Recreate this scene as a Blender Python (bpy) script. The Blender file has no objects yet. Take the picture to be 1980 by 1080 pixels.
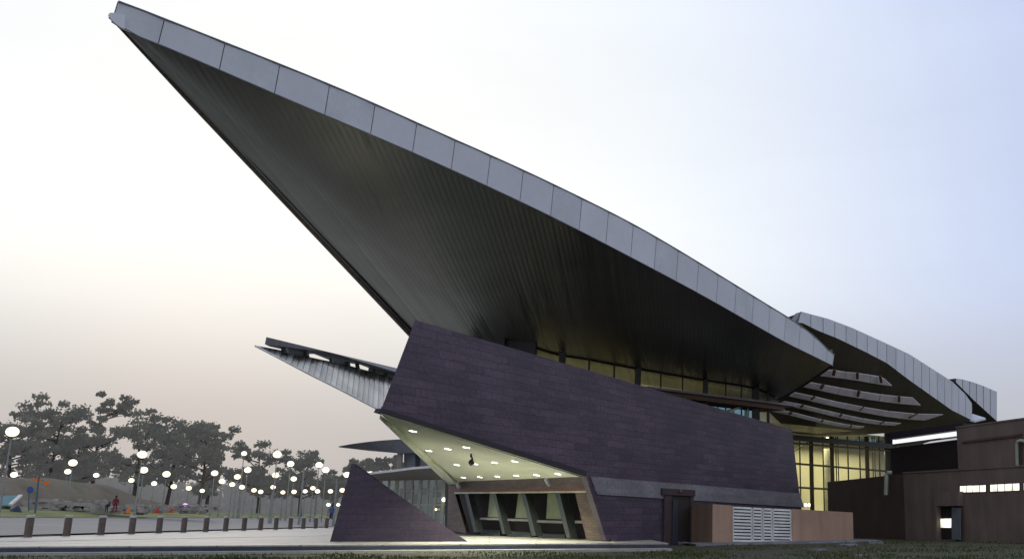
import bpy, math, random
from mathutils import Vector, Matrix, noise
from mathutils.bvhtree import BVHTree
R = math.radians
sc = bpy.context.scene
col = sc.collection
random.seed(11)

# ------------------------------------------------------------------ survey helpers
FPX, PPX, PITCH, CAMZ = 1938.0, 1400.0, R(13.4), 1.0
CP, SP = math.cos(PITCH), math.sin(PITCH)
def ray(px, py):
    cx, cy = px - PPX, 540.0 - py
    Y = FPX * CP - cy * SP
    return Vector((cx / Y, 1.0, (FPX * SP + cy * CP) / Y))
CAM = Vector((0, 0, CAMZ))
def P(px, py, Y): return CAM + ray(px, py) * Y
def Gz(px, py, z=0.0):
    r = ray(px, py); return CAM + r * ((z - CAMZ) / r.z)
def onp(px, py, p0, n):
    r = ray(px, py); return CAM + r * ((p0 - CAM).dot(n) / r.dot(n))
def lerp(a, b, t): return a + (b - a) * t
def table(tab, x):
    if x <= tab[0][0]:
        a, b = tab[0], tab[1]
    elif x >= tab[-1][0]:
        a, b = tab[-2], tab[-1]
    else:
        for a, b in zip(tab, tab[1:]):
            if a[0] <= x <= b[0]: break
    t = (x - a[0]) / (b[0] - a[0])
    r = [lerp(p, q, t) for p, q in zip(a[1:], b[1:])]
    return r[0] if len(r) == 1 else r
def smooth_table(tab, x):
    """monotone-ish cubic through table points; values may be Vectors or floats"""
    n = len(tab)
    i = 0
    while i < n - 2 and x > tab[i + 1][0]: i += 1
    x0, p0 = tab[i]; x1, p1 = tab[i + 1]
    h = x1 - x0; t = max(0, min(1, (x - x0) / h))
    def slope(k):
        if k == 0: return (tab[1][1] - tab[0][1]) * (1 / (tab[1][0] - tab[0][0]))
        if k == n - 1: return (tab[-1][1] - tab[-2][1]) * (1 / (tab[-1][0] - tab[-2][0]))
        return (tab[k + 1][1] - tab[k - 1][1]) * (1 / (tab[k + 1][0] - tab[k - 1][0]))
    m0, m1 = slope(i) * h, slope(i + 1) * h
    t2, t3 = t * t, t * t * t
    return p0 * (2 * t3 - 3 * t2 + 1) + m0 * (t3 - 2 * t2 + t) + p1 * (-2 * t3 + 3 * t2) + m1 * (t3 - t2)

# ------------------------------------------------------------------ object helpers
def wloc(o):
    v = Vector((0, 0, 0))
    while o: v += o.location; o = o.parent
    return v
def tag(o, label=None, cat=None, group=None, kind=None):
    if label: o['label'] = label
    if cat: o['category'] = cat
    if group: o['group'] = group
    if kind: o['kind'] = kind
    return o
def empty(name, loc, label=None, cat=None, group=None):
    o = bpy.data.objects.new(name, None); col.objects.link(o)
    o.location = loc; o.empty_display_size = .3
    return tag(o, label, cat, group)
class MB:
    def __init__(s): s.v = []; s.f = []; s.mi = []
    def face(s, pts, m=0):
        b = len(s.v); s.v += [Vector(p) for p in pts]; s.f.append(tuple(range(b, b + len(pts)))); s.mi.append(m); return s
    def prism(s, poly, ext, m=0):
        """polygon (3D points) extruded by vector"""
        ext = Vector(ext); a = [Vector(p) for p in poly]; b = [p + ext for p in a]; n = len(a); k = len(s.v)
        s.v += a + b
        s.f.append(tuple(range(k, k + n))); s.f.append(tuple(range(k + 2 * n - 1, k + n - 1, -1)))
        for i in range(n):
            j = (i + 1) % n; s.f.append((k + j, k + i, k + n + i, k + n + j))
        s.mi += [m] * (n + 2); return s
    def hexa(s, a, b, m=0):
        """bottom ring a, top ring b"""
        a = [Vector(p) for p in a]; b = [Vector(p) for p in b]; n = len(a); k = len(s.v)
        s.v += a + b
        s.f.append(tuple(range(k + n - 1, k - 1, -1))); s.f.append(tuple(range(k + n, k + 2 * n)))
        for i in range(n):
            j = (i + 1) % n; s.f.append((k + i, k + j, k + n + j, k + n + i))
        s.mi += [m] * (n + 2); return s
    def box(s, c, sx, sy, sz, ax=Vector((1, 0, 0)), m=0):
        c = Vector(c); ax = Vector(ax).normalized(); ay = Vector((-ax.y, ax.x, 0)).normalized(); az = ax.cross(ay)
        r = [(-1, -1), (1, -1), (1, 1), (-1, 1)]
        a = [c + ax * (i * sx / 2) + ay * (j * sy / 2) - az * sz / 2 for i, j in r]
        return s.hexa(a, [p + az * sz for p in a], m)
    def beam(s, p, q, w, h=None, m=0):
        p = Vector(p); q = Vector(q); h = h or w; d = (q - p).normalized()
        up = Vector((0, 0, 1)) if abs(d.z) < .9 else Vector((0, 1, 0))
        x = d.cross(up).normalized(); y = x.cross(d).normalized()
        r = [(-1, -1), (1, -1), (1, 1), (-1, 1)]
        return s.hexa([p + x * (i * w / 2) + y * (j * h / 2) for i, j in r], [q + x * (i * w / 2) + y * (j * h / 2) for i, j in r], m)
    def tube(s, pts, rad, n=8, m=0):
        pts = [Vector(p) for p in pts]; rad = rad if isinstance(rad, (list, tuple)) else [rad] * len(pts); k = len(s.v)
        for i, p in enumerate(pts):
            d = (pts[min(i + 1, len(pts) - 1)] - pts[max(i - 1, 0)]).normalized()
            up = Vector((0, 0, 1)) if abs(d.z) < .9 else Vector((0, 1, 0))
            x = d.cross(up).normalized(); y = x.cross(d)
            for a in range(n):
                t = 2 * math.pi * a / n; s.v.append(p + (x * math.cos(t) + y * math.sin(t)) * rad[i])
        for i in range(len(pts) - 1):
            for a in range(n):
                b = (a + 1) % n; s.f.append((k + i * n + a, k + i * n + b, k + (i + 1) * n + b, k + (i + 1) * n + a)); s.mi.append(m)
        s.f.append(tuple(k + a for a in range(n - 1, -1, -1))); s.f.append(tuple(k + (len(pts) - 1) * n + a for a in range(n))); s.mi += [m, m]
        return s
    def grid(s, rows, m=0):
        k = len(s.v); nc = len(rows[0])
        for r in rows: s.v += [Vector(p) for p in r]
        for i in range(len(rows) - 1):
            for j in range(nc - 1):
                s.f.append((k + i * nc + j, k + i * nc + j + 1, k + (i + 1) * nc + j + 1, k + (i + 1) * nc + j)); s.mi.append(m)
        return s
    def ball(s, c, rx, ry, rz, nu=12, nv=8, m=0):
        c = Vector(c); rows = []
        for i in range(nv + 1):
            a = math.pi * i / nv
            rows.append([c + Vector((rx * math.sin(a) * math.cos(2 * math.pi * j / nu), ry * math.sin(a) * math.sin(2 * math.pi * j / nu), rz * math.cos(a))) for j in range(nu + 1)])
        return s.grid(rows, m)
    def build(s, name, mat, parent=None, local=False, smooth=False, weld=False):
        off = Vector((0, 0, 0)) if local or parent is None else wloc(parent)
        me = bpy.data.meshes.new(name)
        me.from_pydata([tuple(v - off) for v in s.v], [], s.f); me.update()
        mats = mat if isinstance(mat, (list, tuple)) else [mat]
        for mm in mats: me.materials.append(mm)
        if len(mats) > 1: me.polygons.foreach_set('material_index', s.mi)
        if smooth:
            import bmesh
            bm = bmesh.new(); bm.from_mesh(me)
            bmesh.ops.remove_doubles(bm, verts=bm.verts, dist=.0005)
            bmesh.ops.recalc_face_normals(bm, faces=bm.faces)
            bm.to_mesh(me); bm.free()
            me.polygons.foreach_set('use_smooth', [True] * len(me.polygons))
        o = bpy.data.objects.new(name, me); col.objects.link(o)
        if parent: o.parent = parent
        return o
def build_each(mb, name, mat, parent=None):
    """one mesh object for every separate piece collected in mb"""
    own = {}; root = list(range(len(mb.v)))
    def find(i):
        while root[i] != i: root[i] = root[root[i]]; i = root[i]
        return i
    for f in mb.f:
        for k in f[1:]: root[find(k)] = find(f[0])
    for f in mb.f: own.setdefault(find(f[0]), []).append(f)
    outp = []
    for fs in own.values():
        m2 = MB(); ids = {}
        for f in fs:
            for k in f:
                if k not in ids: ids[k] = len(m2.v); m2.v.append(mb.v[k])
            m2.f.append(tuple(ids[k] for k in f)); m2.mi.append(0)
        outp.append(m2.build(name, mat, parent))
    return outp
def copy_tree(o, parent=None):
    c = o.copy(); col.objects.link(c)
    if parent: c.parent = parent
    for ch in [x for x in bpy.data.objects if x.parent == o]: copy_tree(ch, c)
    return c

# ------------------------------------------------------------------ materials
def new(name):
    m = bpy.data.materials.new(name); m.use_nodes = True
    nt = m.node_tree; return m, nt, nt.nodes['Principled BSDF'], nt.nodes['Material Output']
def N(nt, typ, **kw):
    n = nt.nodes.new(typ)
    for k, v in kw.items():
        if k in n.inputs.keys(): n.inputs[k].default_value = v
        else: setattr(n, k, v)
    return n
def c4(c): return (c[0], c[1], c[2], 1)
def mixc(nt, fac, a, b, mode='MIX'):
    n = nt.nodes.new('ShaderNodeMix'); n.data_type = 'RGBA'; n.blend_type = mode
    for inp, v in ((0, fac), (6, a), (7, b)):
        if hasattr(v, 'links') or hasattr(v, 'is_linked'): nt.links.new(v, n.inputs[inp])
        else: n.inputs[inp].default_value = v if inp == 0 else c4(v)
    return n.outputs[2]
def plain(name, c, rough=.6, metal=0., var=.15, scale=1.5, bump=.0, bscale=20, spec=.5, grime=0.):
    m, nt, bs, out = new(name); L = nt.links.new
    geo = N(nt, 'ShaderNodeNewGeometry')
    n1 = N(nt, 'ShaderNodeTexNoise', Scale=scale, Detail=6.0); L(geo.outputs['Position'], n1.inputs['Vector'])
    n2 = N(nt, 'ShaderNodeTexNoise', Scale=scale * 9, Detail=5.0); L(geo.outputs['Position'], n2.inputs['Vector'])
    mr = N(nt, 'ShaderNodeMapRange'); L(n1.outputs[0], mr.inputs[0])
    mr.inputs[1].default_value = .3; mr.inputs[2].default_value = .7; mr.inputs[3].default_value = 1 - var; mr.inputs[4].default_value = 1 + var
    mr2 = N(nt, 'ShaderNodeMapRange'); L(n2.outputs[0], mr2.inputs[0])
    mr2.inputs[1].default_value = .3; mr2.inputs[2].default_value = .7; mr2.inputs[3].default_value = 1 - var * .5; mr2.inputs[4].default_value = 1 + var * .5
    mul = N(nt, 'ShaderNodeMath', operation='MULTIPLY'); L(mr.outputs[0], mul.inputs[0]); L(mr2.outputs[0], mul.inputs[1])
    o = mixc(nt, 1., c, (1, 1, 1), 'MULTIPLY')
    nt.links.new(mul.outputs[0], o.node.inputs[7]); L(o, bs.inputs['Base Color'])
    bs.inputs['Roughness'].default_value = rough; bs.inputs['Metallic'].default_value = metal
    bs.inputs['Specular IOR Level'].default_value = spec
    if bump:
        n3 = N(nt, 'ShaderNodeTexNoise', Scale=bscale, Detail=6.0); L(geo.outputs['Position'], n3.inputs['Vector'])
        b = N(nt, 'ShaderNodeBump', Strength=bump, Distance=.05); L(n3.outputs[0], b.inputs['Height']); L(b.outputs[0], bs.inputs['Normal'])
    return m
def emit(name, c, s):
    m, nt, bs, out = new(name)
    bs.inputs['Base Color'].default_value = c4(c); bs.inputs['Emission Color'].default_value = c4(c); bs.inputs['Emission Strength'].default_value = s
    return m
def stone(name, d, c1, c2, mortar, w=1.5, h=.3, d2=(0, 0, 1), ms=.012):
    """coursed stone cladding laid along the horizontal direction d"""
    m, nt, bs, out = new(name); L = nt.links.new
    geo = N(nt, 'ShaderNodeNewGeometry')
    dt = N(nt, 'ShaderNodeVectorMath', operation='DOT_PRODUCT'); L(geo.outputs['Position'], dt.inputs[0]); dt.inputs[1].default_value = d
    dz = N(nt, 'ShaderNodeVectorMath', operation='DOT_PRODUCT'); L(geo.outputs['Position'], dz.inputs[0]); dz.inputs[1].default_value = d2
    cb = N(nt, 'ShaderNodeCombineXYZ'); L(dt.outputs['Value'], cb.inputs[0]); L(dz.outputs['Value'], cb.inputs[1])
    br = N(nt, 'ShaderNodeTexBrick'); L(cb.outputs[0], br.inputs['Vector'])
    br.inputs['Color1'].default_value = c4(c1); br.inputs['Color2'].default_value = c4(c2); br.inputs['Mortar'].default_value = c4(mortar)
    br.inputs['Scale'].default_value = 1; br.inputs['Brick Width'].default_value = w; br.inputs['Row Height'].default_value = h
    br.inputs['Mortar Size'].default_value = ms; br.inputs['Mortar Smooth'].default_value = .3; br.offset = .37; br.offset_frequency = 2; br.squash = .7; br.squash_frequency = 3
    n1 = N(nt, 'ShaderNodeTexNoise', Scale=.35, Detail=5.0); L(geo.outputs['Position'], n1.inputs['Vector'])
    n2 = N(nt, 'ShaderNodeTexNoise', Scale=6., Detail=6.0); L(cb.outputs[0], n2.inputs['Vector'])
    mp = N(nt, 'ShaderNodeMapping'); mp.inputs['Scale'].default_value = (.5, 2.6, 1); L(cb.outputs[0], mp.inputs[0])
    n3 = N(nt, 'ShaderNodeTexNoise', Scale=1.3, Detail=4.0); L(mp.outputs[0], n3.inputs['Vector'])
    o1 = mixc(nt, 1., br.outputs[0], (1, 1, 1), 'MULTIPLY')
    mr = N(nt, 'ShaderNodeMapRange'); L(n1.outputs[0], mr.inputs[0]); mr.inputs[1].default_value = .3; mr.inputs[2].default_value = .7; mr.inputs[3].default_value = .8; mr.inputs[4].default_value = 1.2
    mr2 = N(nt, 'ShaderNodeMapRange'); L(n3.outputs[0], mr2.inputs[0]); mr2.inputs[1].default_value = .3; mr2.inputs[2].default_value = .7; mr2.inputs[3].default_value = .84; mr2.inputs[4].default_value = 1.16
    mr3 = N(nt, 'ShaderNodeMapRange'); L(n2.outputs[0], mr3.inputs[0]); mr3.inputs[1].default_value = .3; mr3.inputs[2].default_value = .7; mr3.inputs[3].default_value = .8; mr3.inputs[4].default_value = 1.2
    a = N(nt, 'ShaderNodeMath', operation='MULTIPLY'); L(mr.outputs[0], a.inputs[0]); L(mr2.outputs[0], a.inputs[1])
    b = N(nt, 'ShaderNodeMath', operation='MULTIPLY'); L(a.outputs[0], b.inputs[0]); L(mr3.outputs[0], b.inputs[1])
    L(b.outputs[0], o1.node.inputs[7]); L(o1, bs.inputs['Base Color'])
    bp = N(nt, 'ShaderNodeBump', Strength=.5, Distance=.03); 
    hm = N(nt, 'ShaderNodeMath', operation='SUBTRACT'); L(n2.outputs[0], hm.inputs[0]); L(br.outputs['Fac'], hm.inputs[1])
    L(hm.outputs[0], bp.inputs['Height']); L(bp.outputs[0], bs.inputs['Normal'])
    bs.inputs['Roughness'].default_value = .6
    return m
def ribbed(name, c, axis, pitch, rough=.35, metal=.8, depth=.04, stripe=.25, var=.2, joint=0.):
    m, nt, bs, out = new(name); L = nt.links.new
    geo = N(nt, 'ShaderNodeNewGeometry')
    dt = N(nt, 'ShaderNodeVectorMath', operation='DOT_PRODUCT'); L(geo.outputs['Position'], dt.inputs[0]); dt.inputs[1].default_value = axis
    # joint profile between boards
    ml = N(nt, 'ShaderNodeMath', operation='DIVIDE'); L(dt.outputs['Value'], ml.inputs[0]); ml.inputs[1].default_value = pitch
    fr = N(nt, 'ShaderNodeMath', operation='FRACT'); L(ml.outputs[0], fr.inputs[0])
    fl = N(nt, 'ShaderNodeMath', operation='FLOOR'); L(ml.outputs[0], fl.inputs[0])
    pp = N(nt, 'ShaderNodeMath', operation='PINGPONG'); L(fr.outputs[0], pp.inputs[0]); pp.inputs[1].default_value = .5
    st = N(nt, 'ShaderNodeMapRange'); L(pp.outputs[0], st.inputs[0]); st.inputs[1].default_value = 0; st.inputs[2].default_value = .14
    wn = N(nt, 'ShaderNodeTexWhiteNoise', noise_dimensions='1D'); L(fl.outputs[0], wn.inputs['W'])
    n1 = N(nt, 'ShaderNodeTexNoise', Scale=.25, Detail=5.0); L(geo.outputs['Position'], n1.inputs['Vector'])
    mr = N(nt, 'ShaderNodeMapRange'); L(n1.outputs[0], mr.inputs[0]); mr.inputs[1].default_value = .3; mr.inputs[2].default_value = .7; mr.inputs[3].default_value = 1 - var; mr.inputs[4].default_value = 1 + var
    mw = N(nt, 'ShaderNodeMapRange'); L(wn.outputs[0], mw.inputs[0]); mw.inputs[3].default_value = 1 - stripe * .5; mw.inputs[4].default_value = 1 + stripe * .5
    ms = N(nt, 'ShaderNodeMapRange'); L(st.outputs[0], ms.inputs[0]); ms.inputs[3].default_value = 1 - stripe; ms.inputs[4].default_value = 1
    a = N(nt, 'ShaderNodeMath', operation='MULTIPLY'); L(mr.outputs[0], a.inputs[0]); L(mw.outputs[0], a.inputs[1])
    b = N(nt, 'ShaderNodeMath', operation='MULTIPLY'); L(a.outputs[0], b.inputs[0]); L(ms.outputs[0], b.inputs[1])
    o = mixc(nt, 1., c, (1, 1, 1), 'MULTIPLY'); L(b.outputs[0], o.node.inputs[7]); L(o, bs.inputs['Base Color'])
    rr = N(nt, 'ShaderNodeMapRange'); L(wn.outputs[0], rr.inputs[0]); rr.inputs[3].default_value = rough * .8; rr.inputs[4].default_value = rough * 1.2; L(rr.outputs[0], bs.inputs['Roughness'])
    bs.inputs['Metallic'].default_value = metal
    # slight dishing of each board
    sn = N(nt, 'ShaderNodeMath', operation='POWER'); L(pp.outputs[0], sn.inputs[0]); sn.inputs[1].default_value = .6
    bp = N(nt, 'ShaderNodeBump', Strength=.6, Distance=depth); L(sn.outputs[0], bp.inputs['Height']); L(bp.outputs[0], bs.inputs['Normal'])
    return m
def glass(name, tint, alpha=.25, rough=.05, ior=1.5, gt=(.9, .95, 1)):
    """real pane: partly reflecting, partly see-through"""
    m, nt, bs, out = new(name); L = nt.links.new
    tr = N(nt, 'ShaderNodeBsdfTransparent'); tr.inputs[0].default_value = c4(tint)
    gl = N(nt, 'ShaderNodeBsdfGlossy'); gl.inputs['Color'].default_value = c4(gt); gl.inputs['Roughness'].default_value = rough
    fr = N(nt, 'ShaderNodeFresnel'); fr.inputs[0].default_value = ior
    mr = N(nt, 'ShaderNodeMapRange'); L(fr.outputs[0], mr.inputs[0]); mr.inputs[3].default_value = alpha; mr.inputs[4].default_value = 1
    mx = N(nt, 'ShaderNodeMixShader'); L(mr.outputs[0], mx.inputs[0]); L(tr.outputs[0], mx.inputs[1]); L(gl.outputs[0], mx.inputs[2]); L(mx.outputs[0], out.inputs[0])
    return m

WD = Vector((.452, 1, 0)).normalized()          # the run of the long stone wall
WN = Vector((WD.y, -WD.x, 0))                   # its outward normal (towards the lawn)
CD = Vector((.96, 1, 0)).normalized(); CN = Vector((CD.y, -CD.x, 0))
M = {}
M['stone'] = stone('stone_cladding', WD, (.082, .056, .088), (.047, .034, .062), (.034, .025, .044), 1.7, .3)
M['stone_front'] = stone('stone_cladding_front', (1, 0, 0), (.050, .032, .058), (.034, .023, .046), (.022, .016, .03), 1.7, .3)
M['band'] = stone('band_stone', WD, (.20, .19, .215), (.18, .17, .20), (.15, .14, .165), 2.4, 3.0)
def streaked(name, c, rough=.85):
    """render with vertical rain streaks and faint day joints"""
    m, nt, bs, out = new(name); L = nt.links.new
    geo = N(nt, 'ShaderNodeNewGeometry'); mp = N(nt, 'ShaderNodeMapping'); mp.inputs['Scale'].default_value = (1.1, 1.1, .12); L(geo.outputs['Position'], mp.inputs[0])
    n1 = N(nt, 'ShaderNodeTexNoise', Scale=1.6, Detail=7.0, Roughness=.6); L(mp.outputs[0], n1.inputs['Vector'])
    n2 = N(nt, 'ShaderNodeTexNoise', Scale=.5, Detail=6.0); L(geo.outputs['Position'], n2.inputs['Vector'])
    n3 = N(nt, 'ShaderNodeTexNoise', Scale=14., Detail=4.0); L(geo.outputs['Position'], n3.inputs['Vector'])
    prev = None
    for n_, lo, hi in ((n1, .84, 1.16), (n2, .86, 1.14), (n3, .92, 1.08)):
        mr = N(nt, 'ShaderNodeMapRange'); L(n_.outputs[0], mr.inputs[0]); mr.inputs[1].default_value = .3; mr.inputs[2].default_value = .7; mr.inputs[3].default_value = lo; mr.inputs[4].default_value = hi
        if prev is None: prev = mr.outputs[0]
        else:
            a = N(nt, 'ShaderNodeMath', operation='MULTIPLY'); L(prev, a.inputs[0]); L(mr.outputs[0], a.inputs[1]); prev = a.outputs[0]
    o = mixc(nt, 1., c, (1, 1, 1), 'MULTIPLY'); L(prev, o.node.inputs[7]); L(o, bs.inputs['Base Color']); bs.inputs['Roughness'].default_value = rough
    b = N(nt, 'ShaderNodeBump', Strength=.3, Distance=.02); L(n3.outputs[0], b.inputs['Height']); L(b.outputs[0], bs.inputs['Normal'])
    return m
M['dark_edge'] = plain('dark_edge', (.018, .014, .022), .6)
M['fascia'] = plain('fascia_metal', (.55, .585, .67), .45, .0, .05, .4)
M['fascia_b'] = plain('fascia_metal_dull', (.52, .56, .64), .5, .0, .08, .8)
M['fascia_c'] = plain('fascia_metal_bright', (.57, .605, .69), .4, .0, .06, .6)
M['fascia_gap'] = plain('fascia_joint', (.24, .25, .30), .6)
M['roof_top'] = plain('roof_sheet', (.28, .3, .34), .5, .3)
M['soffit'] = ribbed('soffit_metal', (.23, .228, .215), (1, .035, 0), .21, .36, .8, .016, .10, .12)
M['lip'] = plain('edge_lip', (.10, .075, .065), .5, .4)
M['dark_metal'] = plain('dark_metal', (.022, .022, .024), .45, .3)
M['soffit2'] = ribbed('inner_soffit', (.065, .058, .038), (.9, .4, 0), 1.1, .5, .3, .01, .12)
M['panel'] = plain('ceiling_panel', (.50, .49, .52), .6)
M['bracket'] = plain('bracket', (.09, .045, .02), .6)
M['wing_metal'] = ribbed('wing_soffit', (.30, .285, .25), (1, .35, 0), .42, .2, .95, .10, .75, .4)  # strong stripe tones stand for lamp streaks mirrored in the ribs
M['ceil'] = plain('porch_ceiling', (.64, .68, .56), .6, 0, .04, .8)
M['brown_stone'] = stone('entrance_stone', Vector((-12.4, 19.2, 0)).normalized(), (.155, .112, .085), (.115, .083, .064), (.085, .062, .05), .9, .12)
M['rust'] = plain('rust_band', (.22, .08, .06), .6)
M['cream'] = plain('cream_paint', (.55, .55, .42), .7)
M['green_cream'] = plain('pale_panel', (.20, .235, .14), .6)
M['lead'] = plain('grey_ledge', (.16, .16, .15), .6)
M['frame'] = plain('grey_steel', (.075, .09, .085), .45, .4)
M['mullion'] = plain('bronze_mullion', (.07, .055, .025), .5, .3)
M['glass'] = glass('clear_glass', (.93, .95, .88), .01, .05, 1.12)
M['blue_glass'] = glass('blue_glass', (.35, .6, .75), .45, .05, 1.5, (.30, .55, .70))
M['dark_glass'] = glass('dark_glass', (.15, .2, .18), .05, .1)
M['interior'] = plain('interior_wall', (.62, .59, .40), .7, 0, .05, .5)
M['interior_floor'] = plain('interior_floor', (.3, .28, .2), .4)
M['warm'] = emit('warm_light', (1, .93, .62), 6)
M['down'] = emit('downlight_lens', (1, 1, .86), 7)
M['lampglow'] = emit('lamp_glow', (1, .84, .56), 1.75)
M['lampcool'] = emit('lamp_glow_pale', (.95, 1, .70), 1.9)
def emit_var(name, c, s1, s2, sc_):
    m, nt, bs, out = new(name); geo = N(nt, 'ShaderNodeNewGeometry'); n1 = N(nt, 'ShaderNodeTexNoise', Scale=sc_, Detail=3.0); nt.links.new(geo.outputs['Position'], n1.inputs['Vector'])
    mr = N(nt, 'ShaderNodeMapRange'); nt.links.new(n1.outputs[0], mr.inputs[0]); mr.inputs[1].default_value = .35; mr.inputs[2].default_value = .65; mr.inputs[3].default_value = s1; mr.inputs[4].default_value = s2
    bs.inputs['Emission Color'].default_value = c4(c); nt.links.new(mr.outputs[0], bs.inputs['Emission Strength']); return m
M['winlit'] = emit_var('lit_window', (1, .95, .72), .75, 1.7, 2.2)
M['skylit'] = emit('translucent_strip', (.95, .97, 1), 1.0)
M['brown'] = streaked('brown_render', (.155, .115, .097))
M['brown_dark'] = streaked('brown_dark_render', (.085, .052, .040))  # darker copy of the brown; on the left block it paints in shade
M['brown_light'] = streaked('brown_light_render', (.16, .118, .105))
M['door_frame'] = plain('door_frame', (.045, .027, .032), .7)
M['navy_grey'] = plain('navy_grey', (.025, .03, .05), .5)
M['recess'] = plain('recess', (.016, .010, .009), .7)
M['pink'] = streaked('pink_render', (.40, .27, .205))
M['pink_shaded'] = streaked('pink_shaded_render', (.22, .15, .11))
M['gate'] = plain('gate_paint', (.78, .80, .80), .5)
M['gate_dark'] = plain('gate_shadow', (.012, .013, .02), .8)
M['pipe'] = plain('pipe', (.30, .34, .26), .5)
M['plaza'] = stone('plaza_paving', (.97, .22, 0), (.37, .36, .32), (.33, .32, .285), (.14, .14, .13), 3.0, 3.0, (-.22, .97, 0), .03)
M['kerb_dark'] = plain('kerb_dark', (.035, .045, .075), .6, 0, .3, 1.5)
M['concrete'] = plain('concrete', (.36, .36, .33), .8, 0, .15, 1.2, .3, 15)
M['apron'] = plain('apron_concrete', (.17, .17, .19), .9, 0, .3, 1.0, .6, 8)
M['road'] = plain('asphalt', (.225, .215, .20), .8, 0, .08, .12, .1, 12)
M['paving_far'] = plain('far_paving', (.44, .42, .37), .8, 0, .1, .15)
M['bark'] = plain('bark', (.12, .10, .085), .9)
M['bollard'] = plain('bollard_stone', (.12, .092, .078), .7, 0, .25, 4)
M['bollard_cap'] = plain('bollard_cap', (.42, .40, .38), .6)
M['pole'] = plain('pole_paint', (.27, .28, .28), .5, .3)
M['rock'] = plain('rock', (.26, .24, .22), .9, 0, .35, .8, .6, 5)
M['teal'] = plain('teal_sheet', (.05, .16, .18), .6)
M['white'] = plain('white_paint', (.6, .6, .58), .6)
M['blue'] = plain('blue_paint', (.03, .08, .30), .5)
M['blue_grey'] = plain('blue_grey_paint', (.07, .12, .17), .5)
M['orange'] = plain('orange_cloth', (.75, .18, .02), .7)
M['red'] = plain('red_cloth', (.42, .05, .02), .8)
M['maroon'] = plain('maroon_cloth', (.14, .015, .035), .8)
M['skin'] = plain('skin', (.16, .08, .05), .6)
M['hair'] = plain('hair', (.01, .01, .01), .6)
M['navy'] = plain('navy_cover', (.01, .018, .05), .5)
M['far_wall'] = plain('far_wall', (.16, .18, .21), .5, .1, .1)
M['far_roof'] = plain('far_roof', (.13, .135, .15), .5, .2, .1)
M['far_under'] = plain('far_under', (.22, .19, .17), .6, 0, .1)
M['far_edge'] = plain('far_edge', (.62, .62, .62), .6)
def leafmat(name, c1, c2, scale=.35):
    m, nt, bs, out = new(name); L = nt.links.new
    geo = N(nt, 'ShaderNodeNewGeometry')
    n1 = N(nt, 'ShaderNodeTexNoise', Scale=scale, Detail=3.0); L(geo.outputs['Position'], n1.inputs['Vector'])
    mr = N(nt, 'ShaderNodeMapRange'); L(n1.outputs[0], mr.inputs[0]); mr.inputs[1].default_value = .35; mr.inputs[2].default_value = .65
    o = mixc(nt, .5, c1, c2); L(mr.outputs[0], o.node.inputs[0]); L(o, bs.inputs['Base Color'])
    bs.inputs['Roughness'].default_value = .8; bs.inputs['Specular IOR Level'].default_value = .2
    return m
M['leaf'] = leafmat('leaf', (.20, .215, .185), (.38, .39, .35))
M['leaf_far'] = leafmat('leaf_far', (.14, .14, .135), (.20, .20, .19))
M['grass'] = leafmat('grass_blade', (.04, .066, .018), (.095, .10, .042), .9)
def foliage(name, c1, c2, haze_glow):
    """soft leaves: diffuse + translucent, plus a faint emission that paints evening haze into them"""
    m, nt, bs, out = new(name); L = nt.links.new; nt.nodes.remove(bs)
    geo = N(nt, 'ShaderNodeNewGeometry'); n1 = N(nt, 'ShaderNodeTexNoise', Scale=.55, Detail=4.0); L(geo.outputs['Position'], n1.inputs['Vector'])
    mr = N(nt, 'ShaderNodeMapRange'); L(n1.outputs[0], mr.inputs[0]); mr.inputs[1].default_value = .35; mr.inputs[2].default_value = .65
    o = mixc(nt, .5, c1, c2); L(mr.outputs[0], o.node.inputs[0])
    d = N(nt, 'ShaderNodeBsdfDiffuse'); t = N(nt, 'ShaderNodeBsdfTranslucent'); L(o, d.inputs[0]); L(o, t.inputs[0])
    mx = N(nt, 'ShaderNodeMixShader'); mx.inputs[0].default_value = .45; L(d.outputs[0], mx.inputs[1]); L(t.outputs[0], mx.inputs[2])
    e = N(nt, 'ShaderNodeEmission'); e.inputs[0].default_value = (.95, .93, 1, 1); e.inputs[1].default_value = haze_glow  # leaves glow slightly in place of real haze
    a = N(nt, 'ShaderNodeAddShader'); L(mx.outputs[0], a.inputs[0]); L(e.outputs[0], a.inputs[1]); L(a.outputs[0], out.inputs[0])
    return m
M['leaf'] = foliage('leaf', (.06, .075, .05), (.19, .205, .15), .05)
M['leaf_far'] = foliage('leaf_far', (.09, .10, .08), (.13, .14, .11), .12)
def ground_mat(name, cs, scale):
    m, nt, bs, out = new(name); L = nt.links.new
    geo = N(nt, 'ShaderNodeNewGeometry')
    n1 = N(nt, 'ShaderNodeTexNoise', Scale=scale, Detail=8.0, Roughness=.65); L(geo.outputs['Position'], n1.inputs['Vector'])
    cr = N(nt, 'ShaderNodeValToRGB'); L(n1.outputs[0], cr.inputs[0])
    el = cr.color_ramp.elements
    el[0].position = .3; el[0].color = c4(cs[0]); el[1].position = .7; el[1].color = c4(cs[-1])
    for i, c in enumerate(cs[1:-1]):
        e = el.new(.3 + .4 * (i + 1) / (len(cs) - 1)); e.color = c4(c)
    L(cr.outputs[0], bs.inputs['Base Color']); bs.inputs['Roughness'].default_value = .95
    n2 = N(nt, 'ShaderNodeTexNoise', Scale=scale * 12, Detail=6.0); L(geo.outputs['Position'], n2.inputs['Vector'])
    b = N(nt, 'ShaderNodeBump', Strength=.7, Distance=.1); L(n2.outputs[0], b.inputs['Height']); L(b.outputs[0], bs.inputs['Normal'])
    return m
M['ground'] = ground_mat('lawn_ground', [(.022, .036, .012), (.04, .055, .02), (.065, .055, .036), (.035, .05, .018)], .5)
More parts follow.
